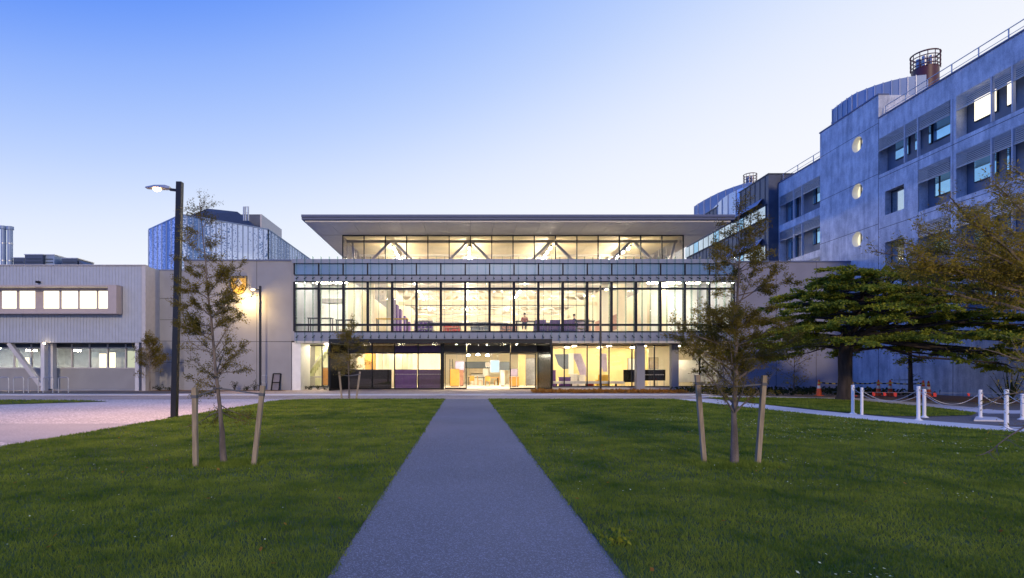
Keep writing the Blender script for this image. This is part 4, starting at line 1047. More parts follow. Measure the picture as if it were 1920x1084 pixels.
for k, (z0, z1) in enumerate(FL):
    if k == 0: bay(RX, 34.12, 40.0, z0, z1, (37.6, 36.5), ((34.6, 36.0, .75, 2.1), (36.15, 36.4, .75, 2.1), (38.0, 39.2, .75, 2.1), (37.1, 37.5, .75, 2.1)))
    else: bay(RX, 34.12, 36.5, z0, z1, (), ((34.35, 35.5, .75, 2.1), (35.55, 35.95, .75, 2.1)))
    bay(RX, 27.82, 33.68, z0, z1, (31.4, 30.2), ((31.7, 33.15, .75, 2.1), (30.7, 31.15, .75, 2.1), (28.3, 29.6, .75, 2.1)), lit=(k == 0))
    bay(RX, 21.52, 27.38, z0, z1, (25.1, 23.9), ((25.4, 26.8, .75, 2.1), (22.3, 23.6, .75, 2.1)))
# recessed part left of the tower
w = MB()
for a, b in ((17.95, ZR), (14.6, 15.25), (11.1, 11.7), (7.4, 8.2), (0, 4.65)): w.box(30.0, 30.65, 46.61, 54, a, b)
w.box(30.003, 30.64, 46.61, 47.7, 4.65, 17.95).box(30.003, 30.64, 53.85, 54, 4.65, 17.95).build('rear_spandrel_wall', C_, R)
for z0, z1 in ((15.25, 17.95), (11.7, 14.6), (8.2, 11.1)):
    bay(30.0, 47.72, 53.83, z0, z1, (51.5, 50.2), ((47.9, 49.0, .75, 2.1), (49.15, 49.6, .75, 2.1), (51.9, 53.4, .1, 2.1)))
MB().box(RX - .06, RX + .8, 18, 40.0, ZR + .001, ZR + .09).box(29.94, 30.8, 46.66, 54, ZR + .001, ZR + .09).build('roof_coping', M['fascia'], R)
def rail(x, y0, y1, z, step):
    q = MB(); q.tube([(x, y0, z + .75), (x, y1, z + .75)], .032, 6); q.tube([(x, y0, z + .38), (x, y1, z + .38)], .02, 6)
    o = q.build('roof_handrail', M['slat'], R)
    y = y0
    while y <= y1 + .01: MB().box(x - .025, x + .025, y - .025, y + .025, z, z + .75).build('rail_post', M['slat'], o); y += step
rail(RX + .35, 18.2, 39.8, ZR + .09, 1.8); rail(30.3, 46.8, 53.9, ZR + .09, 2.3)
# curved zinc penthouse: thin panels on an arc with standing seams
def arc_wall(pts, z0, z1, name, m, seam, par, th=.2):
    q = MB(); sm_ = MB()
    for (a, b) in zip(pts[:-1], pts[1:]):
        a, b = Vector((*a, 0)), Vector((*b, 0)); d = (b - a).normalized(); nrm = Vector((-d.y, d.x, 0)) * th
        q.prism([(a.x, a.y), (b.x, b.y), (b.x + nrm.x, b.y + nrm.y), (a.x + nrm.x, a.y + nrm.y)], z0, z1)
        sm_.prism([(a.x - nrm.x * .3, a.y - nrm.y * .3), (a.x + d.x * .06 - nrm.x * .3, a.y + d.y * .06 - nrm.y * .3), (a.x + d.x * .06, a.y + d.y * .06), (a.x, a.y)], z0, z1 + .03)
    o = q.build(name, m, par)
    k = len(sm_.f) // 6
    for i in range(k): c = MB(); c.v = sm_.v[i * 8:i * 8 + 8]; c.f = [tuple(j - i * 8 for j in f) for f in sm_.f[i * 6:i * 6 + 6]]; c.build('seam', seam, o)
    return o
def arcpts(us, vs, z):
    r = []
    for u, v in zip(us, vs):
        Y = F * (z - CAMZ) / (VY - v); r.append((ux(u, Y), Y))
    return r
us = [1560.6, 1570, 1578.4, 1587.8, 1597, 1606.5, 1624, 1639, 1655, 1670.5, 1686, 1701, 1716.4, 1737]
vs = [205.5, 198, 191.5, 185, 178.8, 173.5, 166.5, 160.8, 155.8, 151.3, 147.7, 144.6, 142, 139.8]
p = arcpts(us, vs, 25.0)
arc_wall(p, 18.5, 25.0, 'curved_penthouse', M['zinc'], M['slat'], R)
MB().prism([p[0], p[5], p[9], p[-1], (45, p[-1][1]), (45, 51.3), (p[0][0] + .1, 51.3)], 18.6, 24.0).build('penthouse_body', M['zinc'], R)
def caged_flue(u, Y, v1, v0, r, label):
    x = ux(u, Y); zt = zz(v1, Y); zc_ = zz(v0, Y)
    t = thing('caged_chimney', (x, Y, 18), label, 'chimney', 'round chimneys with a railing cage on top')
    MB().tube([(x, Y, 18), (x, Y, zc_)], r, 24).build('drum', M['redflue'], t)
    c = MB()
    for k in range(4):
        z = zc_ + (zt - zc_) * (.1 + .3 * k)
        ring = [(x + r * 1.08 * math.cos(a), Y + r * 1.08 * math.sin(a), z) for a in np.linspace(0, 2 * math.pi, 25)]
        c.tube(ring, r * (.045 if k < 3 else .07), 6, cap=False)
    for k in range(12):
        a = 2 * math.pi * k / 12; c.tube([(x + r * 1.08 * math.cos(a), Y + r * 1.08 * math.sin(a), zc_ - .1), (x + r * 1.08 * math.cos(a), Y + r * 1.08 * math.sin(a), zt)], r * .035, 5)
    c.build('cage', M['redflue'], t)
    f = MB()
    for a, d in ((0, .5), (1.3, .5), (2.6, .5), (3.9, .5), (5.1, .5), (0, 0)):
        f.tube([(x + r * d * math.cos(a), Y + r * d * math.sin(a), zc_ - .2), (x + r * d * math.cos(a), Y + r * d * math.sin(a), zt - (zt - zc_) * .22)], r * .2, 10)
    f.build('flue_pipes', M['steel'], t)
caged_flue(1735, 47.5, 104, 130, .93, 'maroon round chimney with railing cage beside the curved penthouse')
caged_flue(1406.5, 72, 328, 345, .72, 'small caged chimney above the dark clad block, farther off')

# dark clad block
D = thing('dark_clad_block', (29.04, 54, 0), 'dark slate clad block with ribbon windows beyond the concrete building', 'building')
MB().box(29.04, 42, 54.01, 74, 0, 20.2).build('clad_wall', M['darkzinc'], D)
MB().box(28.98, 42, 53.95, 74, 20.2, 20.3).build('coping', M['frame'], D)
sm_ = MB(); y = 54.6
while y < 74: sm_.box(29.0, 29.04, y, y + .05, .2, 20.19); y += .95
sm_.build('standing_seams', M['frame'], D)
for z0, z1 in ((16.15, 17.4), (12.2, 13.5), (8.6, 9.9)):
    MB().box(28.9, 28.995, 54.3, 73.5, z0 - .08, z0).box(28.9, 28.995, 54.3, 73.5, z1, z1 + .08).build('window_rail', M['frame'], D)
    y = 54.4; k = 0
    while y < 73:
        MB().box(28.93, 28.96, y, y + 1.25, z0, z1).build('window_pane', M['mirrorpale'] if k % 4 != 3 else M['mirror'], D); y += 1.42; k += 1
    MB().add([(28.97, 55, z1 + .75), (28.97, 62, z1 + .75), (28.45, 62, z1 + .12), (28.45, 55, z1 + .12), (28.97, 55, z1 + .79), (28.97, 62, z1 + .79), (28.45, 62, z1 + .16), (28.45, 55, z1 + .16)], [(0, 1, 2, 3), (7, 6, 5, 4), (0, 3, 7, 4), (1, 5, 6, 2), (2, 6, 7, 3), (0, 4, 5, 1)]).build('sloped_sunshade', M['zinc'], D)
p = arcpts([1329, 1336, 1345, 1354, 1365, 1380, 1395, 1410], [402, 392, 382, 373, 365, 357, 351.5, 346], 20.6)
arc_wall(p, 17.6, 20.6, 'curved_pale_wall', M['zincpale'], M['zinc'], D)
p = arcpts([1302, 1309, 1320, 1332, 1346, 1360, 1375, 1392, 1410], [387, 382, 375.5, 369, 362, 356, 350.5, 345, 341], 24.2)
arc_wall(p, 12, 24.2, 'curved_rear_wall', M['zinc'], M['slat'], D)
# low concrete wing closing the right
V = thing('concrete_side_wing', (25, 43, 0), 'plain low concrete wing between the glass front and the tall building on the right', 'building')
MB().box(X1 + .27, RX - .02, 42.9, 60, 0, 9.7).build('wall', M['concretemauve'], V)
MB().box(X1 + .26, RX - .01, 42.84, 60, 9.7, 9.8).build('coping', M['fascia'], V)
MB().box(ux(1455, 42.9), ux(1455.8, 42.9), 42.892, 42.9, 0, 9.7).box(ux(1530, 42.9), ux(1530.8, 42.9), 42.892, 42.9, 0, 9.7).build('panel_joint', M['joint'], V)

# ================================================================== STREET FURNITURE
def street_lamp(x, y, h, label, side=-1, w=.2, arm=.95, lamp=True, power=900, ydir=0., col=(1, .72, .42), kind='SPOT', lean=0.):
    t = thing('street_lamp', (x, y, 0), label, 'street lamp', 'black street lamps')
    MB().box(x - w / 2, x + w / 2, y - w / 2, y + w / 2, .02, h).build('pole', M['black2'], t, .008)
    MB().box(x - w * .8, x + w * .8, y - w * .8, y + w * .8, 0, .03).build('base_plate', M['blackmat'], t)
    d = Vector((side, ydir, 0)).normalized()
    a = Vector((x, y, h - .28)); b = a + d * .32; c = a + d * arm; up = Vector((0, 0, 1)); n = d.cross(up)
    MB().bar(a, b + up * .03, .06, .08).build('arm', M['black2'], t)
    hd = MB(); L = [(b, .09, .07), (b + d * .12, .15, .10), (b + (c - b) * .6, .16, .09), (c, .09, .04)]
    vs = []
    for q, hw, hh in L: vs += [q - n * hw + up * (.05), q + n * hw + up * .05, q + n * hw * .7 + up * (.05 + hh), q - n * hw * .7 + up * (.05 + hh)]
    fs = [(3, 2, 1, 0)] + [(i * 4 + k, i * 4 + (k + 1) % 4, i * 4 + 4 + (k + 1) % 4, i * 4 + 4 + k) for i in range(3) for k in range(4)] + [(12, 13, 14, 15)]
    hd.add(vs, fs).build('lamp_head', M['steel'], t)
    e = b + (c - b) * .55
    MB().lathe((e.x, e.y, e.z - .03), [(.05, 0), (.11, .03), (.12, .075)], 14).build('lamp_lens', M['lampwarm'] if lamp else M['lampdim'], t)
    if power:
        l = bpy.data.lights.new('lamp_light', kind); l.energy = power; l.color = col; l.shadow_soft_size = .1
        if kind == 'SPOT': l.spot_size = math.radians(132); l.spot_blend = .7
        lo = bpy.data.objects.new('lamp_light', l); COL.objects.link(lo); lo.parent = t
        lo.location = (e.x - x, e.y - y, e.z - .12)
    t.rotation_euler = (0, lean, 0)
    return t
street_lamp(-9.55, 18.6, 7.75, 'tall black square street lamp, lit, standing at the left lawn edge', -1, .18, 1.1, power=2600, col=(1, .60, .32), lean=.024)
street_lamp(ux(488, 41.0), 41.0, 7.62, 'lit black street lamp in front of the crest wall', -1, .14, .75, power=260, ydir=.1, col=(1, .66, .3))
street_lamp(ux(1126, 40.3), 40.3, 7.55, 'slim black street lamp in front of the ground floor glass right of the entrance', .5, .13, .8, lamp=False, power=250, ydir=.3)
t = thing('wall_floodlight', (ux(466, 42.3), 42.45, 6.9), 'glaring yellow floodlight on a short arm below the gold crest', 'floodlight')
fx = ux(466, 42.0)
MB().bar((fx, 42.49, 6.95), (fx, 42.0, 7.0), .05).build('arm', M['blackmat'], t)
MB().box(fx - .14, fx + .14, 41.9, 42.06, 6.9, 6.98).build('head', M['steel'], t)
MB().box(fx - .11, fx + .11, 41.92, 42.04, 6.86, 6.898).build('lens', M['lampdim'], t)
l = bpy.data.lights.new('lamp_light', 'POINT'); l.energy = 470; l.color = (1, .64, .20); l.shadow_soft_size = .08
lo = bpy.data.objects.new('lamp_light', l); COL.objects.link(lo); lo.parent = t; lo.location = (0, 41.9 - 42.45, -.16)
# bicycle stands
BG = 'steel bicycle hoops in a row'
def hoop(u, label):
    x = ux(u, 37.9)
    t = thing('bicycle_hoop', (x, 37.9, 0), label, 'bicycle stand', BG)
    w = .33; r = .12; pts = [(-w, 0, 0), (-w, 0, .92)]
    pts += [(-w + r - r * math.cos(a), 0, .92 + r * math.sin(a)) for a in (.4, .8, 1.2, 1.57)] + [(w - r + r * math.sin(a), 0, .92 + r * math.cos(a)) for a in (0, .4, .8, 1.2, 1.57)] + [(w, 0, 0)]
    localbuild(MB().tube(pts, .028, 8), 'hoop', M['steel'], t)
    for s_ in (-w, w): localbuild(MB().lathe((s_, 0, 0), [(.07, 0), (.07, .012), (.03, .016)], 10), 'foot_plate', M['steel'], t)
    return t
h0 = hoop(7, 'steel bicycle hoop cut by the left edge of the view')
for u, l in ((35, 'steel bicycle hoop, second from the left edge'), (62.5, 'steel bicycle hoop under the diagonal brace, middle of the row'), (90, 'steel bicycle hoop in front of the double column'), (119, 'steel bicycle hoop at the right end of the row')):
    dup(h0, (ux(u, 37.9), 37.9, 0), 0, l)
# board leaning on the concrete wing, and small wall panel
t = thing('leaning_frame', (ux(517, 42.3), 42.3, 0), 'dark grey framed board leaning on the concrete wing, near the glass front', 'board')
a, b = ux(508, 42.2), ux(525, 42.2); q = MB()
q.bar((a + .05, 42.1, 0), (a + .12, 42.38, 1.25), .07).bar((b - .05, 42.1, 0), (b + .0, 42.38, 1.25), .07).bar((a + .12, 42.38, 1.25), (b, 42.38, 1.25), .07).bar((a + .08, 42.2, .6), (b - .02, 42.2, .6), .06)
q.build('frame', M['blackmat'], t); MB().add([(a + .07, 42.14, .05), (b - .05, 42.14, .05), (b - .02, 42.40, 1.22), (a + .14, 42.40, 1.22), (a + .07, 42.17, .05), (b - .05, 42.17, .05), (b - .02, 42.43, 1.22), (a + .14, 42.43, 1.22)], [(0, 1, 2, 3), (7, 6, 5, 4), (0, 4, 5, 1), (2, 6, 7, 3), (1, 5, 6, 2), (3, 7, 4, 0)]).build('panel', M['bin'], t)
t = thing('wall_plate', (ux(496, 42.45), 42.45, .7), 'small pale framed plate on the concrete wing, left of the leaning board', 'sign')
a, b, c_, d_ = ux(491, 42.45), ux(500, 42.45), zz(718, 42.45), zz(704, 42.45)
MB().box(a, b, 42.45, 42.495, c_, d_).build('plate', M['precast'], t); MB().box(a - .03, a, 42.43, 42.495, c_ - .03, d_ + .03).box(b, b + .03, 42.43, 42.495, c_ - .03, d_ + .03).box(a, b, 42.43, 42.495, c_ - .03, c_).box(a, b, 42.43, 42.495, d_, d_ + .03).build('rim', M['slat'], t)

# bollards and chains
BL = 'white bollards around the parking area'
def bollard(x, y, h, label, flange=True, s=1.):
    t = thing('bollard', (x, y, 0), label, 'bollard', BL)
    localbuild(MB().tube([(0, 0, .01), (0, 0, h)], .050 * s, 14), 'post', M['whiteplastic'], t)
    localbuild(MB().lathe((0, 0, h), [(.053 * s, 0), (.055 * s, .02), (.045 * s, .035), (.01, .04)], 14), 'cap', M['whiteplastic'], t)
    if flange: localbuild(MB().lathe((0, 0, .004), [(.125, 0), (.12, .015), (.07, .04), (.052, .07)], 18), 'base', M['whiteplastic'], t)
    localbuild(MB().tube([(.0, -.065, h - .07), (.0, -.09, h - .07)], .02, 8), 'hook', M['steel'], t)
    return Vector((x, y, h - .07))
def bg(u, v): g = G(u, v); return g.x, g.y
B1 = bollard(*bg(1599, 776.5), 1.0, 'white bollard farthest left, beside the tree trunk')
B2 = bollard(*bg(1616, 778.5), .92, 'thin white bollard without a base, second from the left', False, .9)
B3 = bollard(*bg(1722, 788.5), 1.03, 'white bollard on the pale path, front one of the close pair')
B4 = bollard(*bg(1733, 783), .9, 'white bollard half hidden behind another, rear one of the close pair')
B5 = bollard(*bg(1838, 785), .9, 'white bollard standing on a small concrete wedge in the parking area')
B6 = bollard(*bg(1887, 805), 1.02, 'nearest and tallest looking white bollard at the lawn edge')
B7 = bollard(*bg(1917, 787), .78, 'white bollard at the right edge of the view')
B8 = Vector((bg(1985, 830)[0], bg(1985, 830)[1], .95))
def chain(a, b, sag, label):
    t = thing('chain', ((a + b) / 2), label, 'chain', 'plastic chains between the bollards')
    pts = []
    for i in range(25):
        k = i / 24; p_ = a.lerp(b, k); p_.z -= sag * 4 * k * (1 - k); pts.append(p_)
    links = MB()
    for i in range(24):
        links.tube([pts[i], pts[i] .lerp(pts[i + 1], .5), pts[i + 1]], [.006, .011, .006], 5)
    links.build('links', M['chain'], t)
chain(B1, B3, .42, 'sagging chain from the farthest left bollard to the front of the close pair')
chain(B2, B4, .34, 'sagging chain from the thin bollard to the rear of the close pair')
chain(B4, B5, .38, 'long sagging chain from the close pair to the bollard on the wedge')
chain(B3, B6, .50, 'lowest chain, from the front of the close pair to the nearest bollard')
chain(B5, B7, .28, 'chain from the bollard on the wedge to the one at the right edge')
chain(B6, B8, .22, 'short chain running from the nearest bollard out of the view')
wdg = thing('concrete_wedge', (bg(1850, 788)[0], bg(1850, 788)[1], 0), 'low pale concrete wedge on the asphalt under a bollard', 'kerb block')
g1, g2, g3, g4 = bg(1826, 790), bg(1882, 791), bg(1868, 784.5), bg(1830, 783)
MB().prism([g1, g2, g3, g4], .005, .045).build('slab', M['kerb'], wdg)
# cones, tape and flags
CG = 'orange traffic cones along the taped bed'
def cone(u, v, h, label, Yf=None):
    x, y = bg(u, v) if Yf is None else (ux(u, Yf), Yf)
    t = thing('traffic_cone', (x, y, .01), label, 'traffic cone', CG)
    localbuild(MB().box(-.19, .19, -.19, .19, 0, .04), 'base', M['coneorange'], t)
    localbuild(MB().lathe((0, 0, .04), [(.15, 0), (.045, h - .08), (.03, h - .04)], 16), 'cone', M['coneorange'], t)
    k = lambda z: .15 + (.045 - .15) * z / (h - .08)
    localbuild(MB().lathe((0, 0, .04), [(k(h * .42) + .004, h * .42), (k(h * .60) + .004, h * .60)], 16), 'collar', M['whiteplastic'], t)
    localbuild(MB().lathe((0, 0, .04), [(k(h * .72) + .004, h * .72), (k(h * .80) + .004, h * .80)], 16), 'upper_collar', M['tapey'], t)
    return Vector((x, y, h * .85))
k1 = cone(1535.5, 742.5, .95, 'bright orange cone left of the big tree trunk')
k2 = cone(1597, 743, .95, 'orange cone half hidden behind the trunk and first bollard')
k3 = cone(1647, 741, .95, 'orange cone left of a pair between the first bollards', 33.5)
k4 = cone(1669, 741, .95, 'orange cone right of a pair between the first bollards', 33.2)
k5 = cone(1731, 741, .95, 'dark looking orange cone above the close pair of bollards', 31.8)
k6 = cone(1741, 741, .9, 'orange cone at the corner of the pale concrete wall', 32.6)
t = thing('hazard_tape', k1, 'black and yellow hazard tape strung from cone to cone', 'tape')
for mm, par in (('tapey', 0), ('blackmat', 1)):
    q = MB()
    for a, b in zip((k1, k2, k3, k4), (k2, k3, k4, k5)):
        n = max(2, int((b - a).length / .16))
        for i in range(n):
            if i % 2 == par:
                p0 = a.lerp(b, i / n); p1_ = a.lerp(b, (i + 1) / n)
                for p_, kk in ((p0, i / n), (p1_, (i + 1) / n)): p_.z -= .3 * kk * (1 - kk)
                q.add([p0 - Vector((0, 0, .035)), p1_ - Vector((0, 0, .035)), p1_ + Vector((0, 0, .035)), p0 + Vector((0, 0, .035)), p0 + Vector((0, .006, -.035)), p1_ + Vector((0, .006, -.035)), p1_ + Vector((0, .006, .035)), p0 + Vector((0, .006, .035))], [(0, 1, 2, 3), (7, 6, 5, 4), (0, 4, 5, 1), (3, 2, 6, 7)])
    q.build('stripes', M[mm], t)
ra, rb = P(1560, 735, 29.5), P(1900, 738, 23.5)
t = thing('flag_rope', (ra + rb) / 2, 'low rope with small red flags across the planting bed', 'bunting')
MB().tube([ra.lerp(rb, i / 20) for i in range(21)], .01, 5).build('rope', M['chain'], t)
for u, v, s_ in ((1652, 744, .17), (1675, 745, .16), (1696, 745, .18), (1771, 743, .17), (1829, 738, .13), (1849, 749, .18)):
    k = (u - 1560) / 340; c = ra.lerp(rb, k); z = c.z
    MB().add([(c.x - s_ / 2, c.y - .02, z), (c.x + s_ / 2, c.y - .02, z), (c.x + s_ * .35, c.y - .03, z - s_ * 1.1), (c.x - s_ * .35, c.y - .03, z - s_ * 1.0), (c.x - s_ / 2, c.y - .01, z), (c.x + s_ / 2, c.y - .01, z), (c.x + s_ * .35, c.y - .02, z - s_ * 1.1), (c.x - s_ * .35, c.y - .02, z - s_ * 1.0)], [(0, 1, 2, 3), (7, 6, 5, 4), (0, 4, 5, 1), (1, 5, 6, 2), (2, 6, 7, 3), (3, 7, 4, 0)]).build('flag', M['flag'], t)

# ================================================================== TREES
def leaves(segs, per_m, size, asp, spread, droop=0., seed=0, flat=0.):
    r = np.random.default_rng(seed)
    A = np.array([s[0] for s in segs], float); Bq = np.array([s[1] for s in segs], float); dn = np.array([s[2] for s in segs])
    L = np.linalg.norm(Bq - A, axis=1); n = np.maximum(1, (L * per_m * dn * r.uniform(.5, 1.5, len(L)))).astype(int)
    i = np.repeat(np.arange(len(segs)), n); N0 = len(i)
    t_ = r.uniform(0, 1.05, N0)[:, None]
    c = A[i] * (1 - t_) + Bq[i] * t_ + r.normal(0, 1, (N0, 3)) * np.array([1, 1, 1 - flat]) * spread
    d = (Bq[i] - A[i]) / L[i][:, None]
    e1 = d * .7 + r.normal(0, .75, (N0, 3)); e1[:, 2] -= droop; e1[:, 2] *= (1 - flat * .6); e1 /= np.linalg.norm(e1, axis=1)[:, None]
    e2 = np.cross(e1, r.normal(0, 1, (N0, 3)) * (1 - flat * .6) + np.array([0, 0, flat * 2.])); e2 /= np.linalg.norm(e2, axis=1)[:, None] + 1e-9
    s = size * r.uniform(.55, 1.35, (N0, 1))
    return np.stack([c, c + e1 * s * .5 - e2 * s * asp, c + e1 * s, c + e1 * s * .5 + e2 * s * asp], 1).reshape(-1, 3)
def young_tree(name, label, Y, trunk, branches, r0, crown, per_m=420, size=.036, asp=.15, seed=1, spread=.022, group=None, extra=14, twig=.34, depth=.75, bark='bark', sub=11, cat='tree'):
    r = random.Random(seed)
    TP = [P(u, v, Y) for u, v in trunk]; TP[0].z = 0
    t = thing(name, (TP[0].x, Y, 0), label, cat, group)
    n = len(TP); zt = [p_.z for p_ in TP]
    rr = [max(.006, r0 * (1 - (p_.z / zt[-1]) ** .8 * .95)) for p_ in TP]; rr[0] = r0 * 1.35
    fine, fr = [], []
    for i in range(n - 1):
        for k in range(4):
            q = TP[i].lerp(TP[i + 1], k / 4); q = q + Vector((r.gauss(0, .006), r.gauss(0, .006), 0)); fine.append(q); fr.append(rr[i] + (rr[i + 1] - rr[i]) * k / 4)
    fine.append(TP[-1]); fr.append(rr[-1])
    MB().tube(fine, fr, 9).build('trunk', M[bark], t)
    bm = MB(); segs = []
    def on_trunk(z):
        for i in range(n - 1):
            if zt[i] <= z <= zt[i + 1]: return TP[i].lerp(TP[i + 1], (z - zt[i]) / (zt[i + 1] - zt[i] + 1e-9))
        return TP[-1]
    bl_ = []
    for v0, u1, v1, dn in branches:
        a = on_trunk(P(0, v0, Y).z); b = P(u1, v1, Y); Lx = (b - a).length
        b = b + Vector((0, r.uniform(-depth, depth) * Lx, 0)); bl_.append((a, b, dn))
    for k in range(extra):        # limbs pointing towards and away from the lens
        v0, u1, v1, dn = r.choice(branches); a = on_trunk(P(0, v0 + r.uniform(-12, 12), Y).z); b = P(u1, v1, Y); Lx = abs(b.x - a.x)
        b = Vector((a.x + (b.x - a.x) * r.uniform(-.5, .5), Y + r.choice((-1, 1)) * Lx * r.uniform(.6, 1.), b.z + r.uniform(-.05, .1))); bl_.append((a, b, dn))
    for a, b, dn in bl_:
        L = (b - a).length; rb_ = max(.006, min(r0 * .42, .011 * L + .004)); pts = []
        mid = Vector((r.gauss(0, .05), r.gauss(0, .05), r.uniform(-.06, .05))) * L
        for i in range(7):
            k = i / 6; pts.append(a.lerp(b, k) + mid * 4 * k * (1 - k) * .6 + Vector((r.gauss(0, .008), r.gauss(0, .008), r.gauss(0, .008))))
        bm.tube(pts, [rb_ * (1 - .8 * i / 6) for i in range(7)], 5)
        for q in range(max(3, int(sub * L / 1.0))):
            k = r.uniform(.18, 1.0); i = min(5, int(k * 6)); p0 = pts[i].lerp(pts[i + 1], k * 6 - i)
            d = (b - a).normalized() * .8 + Vector((r.gauss(0, .6), r.gauss(0, .6), r.gauss(.12, .4)))
            d.normalize(); tl = twig * r.uniform(.4, 1.1) * (1.15 - .5 * k)
            p1_ = p0 + d * tl
            bm.tube([p0, p0.lerp(p1_, .5) + Vector((0, 0, -.01)), p1_], [.0045, .003, .0015], 3, cap=False)
            segs.append((tuple(p0), tuple(p1_), dn))
            if r.random() < .7:
                for _ in range(2):
                    m_ = p0.lerp(p1_, r.uniform(.3, .8)); d2 = (d + Vector((r.gauss(0, .7), r.gauss(0, .7), r.gauss(0, .5)))).normalized()
                    segs.append((tuple(m_), tuple(m_ + d2 * tl * .55), dn))
    bm.build('branches', M[bark], t)
    npmesh('crown', leaves(segs, per_m, size, asp, spread, .15, seed), 4, M[crown], t)
    return t
YT = 'young staked conifers on the lawns'
TL = [(420, 872), (414, 790), (406, 700), (398, 620), (390, 540), (383, 470), (378, 410), (374, 380)]
BLf = [(770, 345, 800, .25), (760, 462, 790, .25), (735, 335, 745, .5), (730, 352, 705, .6), (715, 345, 670, .4), (705, 482, 648, .7), (700, 460, 690, .35), (665, 350, 640, .35), (655, 450, 600, .5),
       (640, 345, 600, .8), (628, 318, 612, 1), (615, 325, 590, 1.1), (600, 440, 565, 1), (592, 345, 560, 1.1), (575, 455, 530, .8), (562, 352, 535, 1.1), (548, 432, 505, 1), (535, 348, 505, .8),
       (522, 440, 492, 1), (508, 358, 492, .7), (492, 402, 483, .6), (475, 362, 462, .7), (458, 397, 442, .7), (442, 364, 430, .7), (425, 391, 412, .7), (410, 364, 402, .5), (395, 384, 378, .3), (392, 366, 384, .3),
       (618, 432, 585, .8), (585, 360, 575, 1.), (560, 420, 545, .8)]
young_tree('young_conifer', 'sparse bronze green young conifer staked on the left lawn', 9.42, TL, BLf, .045, 'needle', seed=3, group=YT, extra=16)
TR = [(1377, 874), (1376, 780), (1380, 700), (1382, 600), (1385, 520), (1386, 440), (1386, 383)]
BRt = [(775, 1290, 690, .3), (775, 1475, 695, .4), (760, 1305, 655, .6), (748, 1445, 645, .6), (730, 1290, 622, .9), (715, 1500, 625, .8), (700, 1262, 645, .9), (680, 1505, 645, .9), (660, 1268, 615, 1), (650, 1495, 598, .9),
       (630, 1290, 595, 1), (615, 1470, 570, .8), (600, 1308, 575, .7), (590, 1455, 600, .9), (575, 1330, 590, .9), (565, 1440, 510, 1.2), (555, 1450, 535, 1.2), (548, 1345, 545, .5), (530, 1330, 500, .9), (510, 1432, 485, 1.1),
       (500, 1338, 480, 1.1), (490, 1425, 462, 1.), (480, 1345, 452, 1.1), (465, 1412, 436, 1), (450, 1355, 432, 1), (438, 1413, 424, .7), (425, 1362, 418, .5), (405, 1396, 392, .4), (400, 1375, 385, .3),
       (640, 1330, 640, 1), (650, 1430, 640, 1), (690, 1320, 650, .9), (690, 1440, 660, .9), (620, 1340, 600, 1)]
young_tree('young_conifer', 'fuller bronze green young conifer staked on the right lawn', 9.3, TR, BRt, .055, 'needle', seed=8, group=YT, extra=26, per_m=430)
TM = [(655, 748), (654, 710), (653, 670), (654, 635), (660, 603)]
BM_ = [(700, 632, 690, .6), (695, 680, 685, .6), (680, 625, 668, 1), (675, 685, 662, .8), (665, 630, 650, 1), (655, 682, 645, .9), (645, 638, 632, 1), (640, 675, 628, .9), (628, 645, 618, 1), (622, 668, 612, .8), (612, 664, 603, .7), (688, 640, 700, .5)]
young_tree('young_conifer', 'small distant staked conifer in front of the black entrance box', 30.8, TM, BM_, .045, 'needle', seed=5, per_m=80, size=.085, asp=.2, twig=.5, sub=8, group=YT, extra=16, spread=.06)
TS = [(281, 729), (281, 700), (280, 670), (281, 630)]
BS = [(705, 262, 700, .6), (700, 298, 695, .6), (690, 258, 680, 1), (685, 316, 668, 1), (675, 262, 655, 1), (668, 308, 650, .9), (655, 268, 640, 1), (650, 296, 635, .9), (640, 275, 626, .8)]
young_tree('young_conifer', 'small conifer planted at the corner of the corrugated building', 40.6, TS, BS, .04, 'needle', seed=6, per_m=80, size=.10, asp=.2, twig=.55, sub=8, group=YT, extra=14, spread=.08)
TB = [(1488, 741), (1489, 700), (1490, 660), (1488, 630)]
BB = [(725, 1462, 712, .5), (720, 1515, 705, .5), (710, 1455, 690, .6), (700, 1518, 685, .5), (690, 1460, 668, .5), (680, 1512, 660, .5), (665, 1468, 648, .4), (655, 1505, 640, .4)]
young_tree('bare_sapling', 'thin sapling with few yellow leaves in front of the right concrete wing', 36, TB, BB, .04, 'needlegold', seed=9, per_m=14, size=.11, asp=.25, twig=.6, sub=8, extra=10, spread=.08)
TG = [(2010, 960), (2000, 750), (1985, 560), (1975, 400), (1970, 220), (1960, 80)]
BGd = [(560, 1680, 470, 1.2), (555, 1660, 500, .9), (540, 1710, 450, 1.2), (530, 1730, 500, 1.2), (560, 1700, 440, 1), (540, 1740, 415, 1.1), (600, 1715, 520, 1), (580, 1750, 490, 1.3), (520, 1800, 430, 1.3), (470, 1790, 385, .8), (440, 1850, 350, 1), (400, 1870, 310, .8),
       (480, 1860, 440, 1.2), (540, 1870, 500, 1.2), (640, 1890, 640, .4), (700, 1800, 650, .2), (500, 1830, 460, 1.2), (555, 1650, 470, .22), (720, 1870, 760, .12), (760, 1850, 850, .06), (520, 1690, 400, .25)]
young_tree('golden_conifer', 'golden leaved young conifer leaning in from beyond the right edge, close to the viewer', 6.2, TG, BGd, .05, 'needlegold', seed=12, extra=4, per_m=240, size=.034, asp=.15, depth=.35, twig=.30, spread=.035, sub=15)

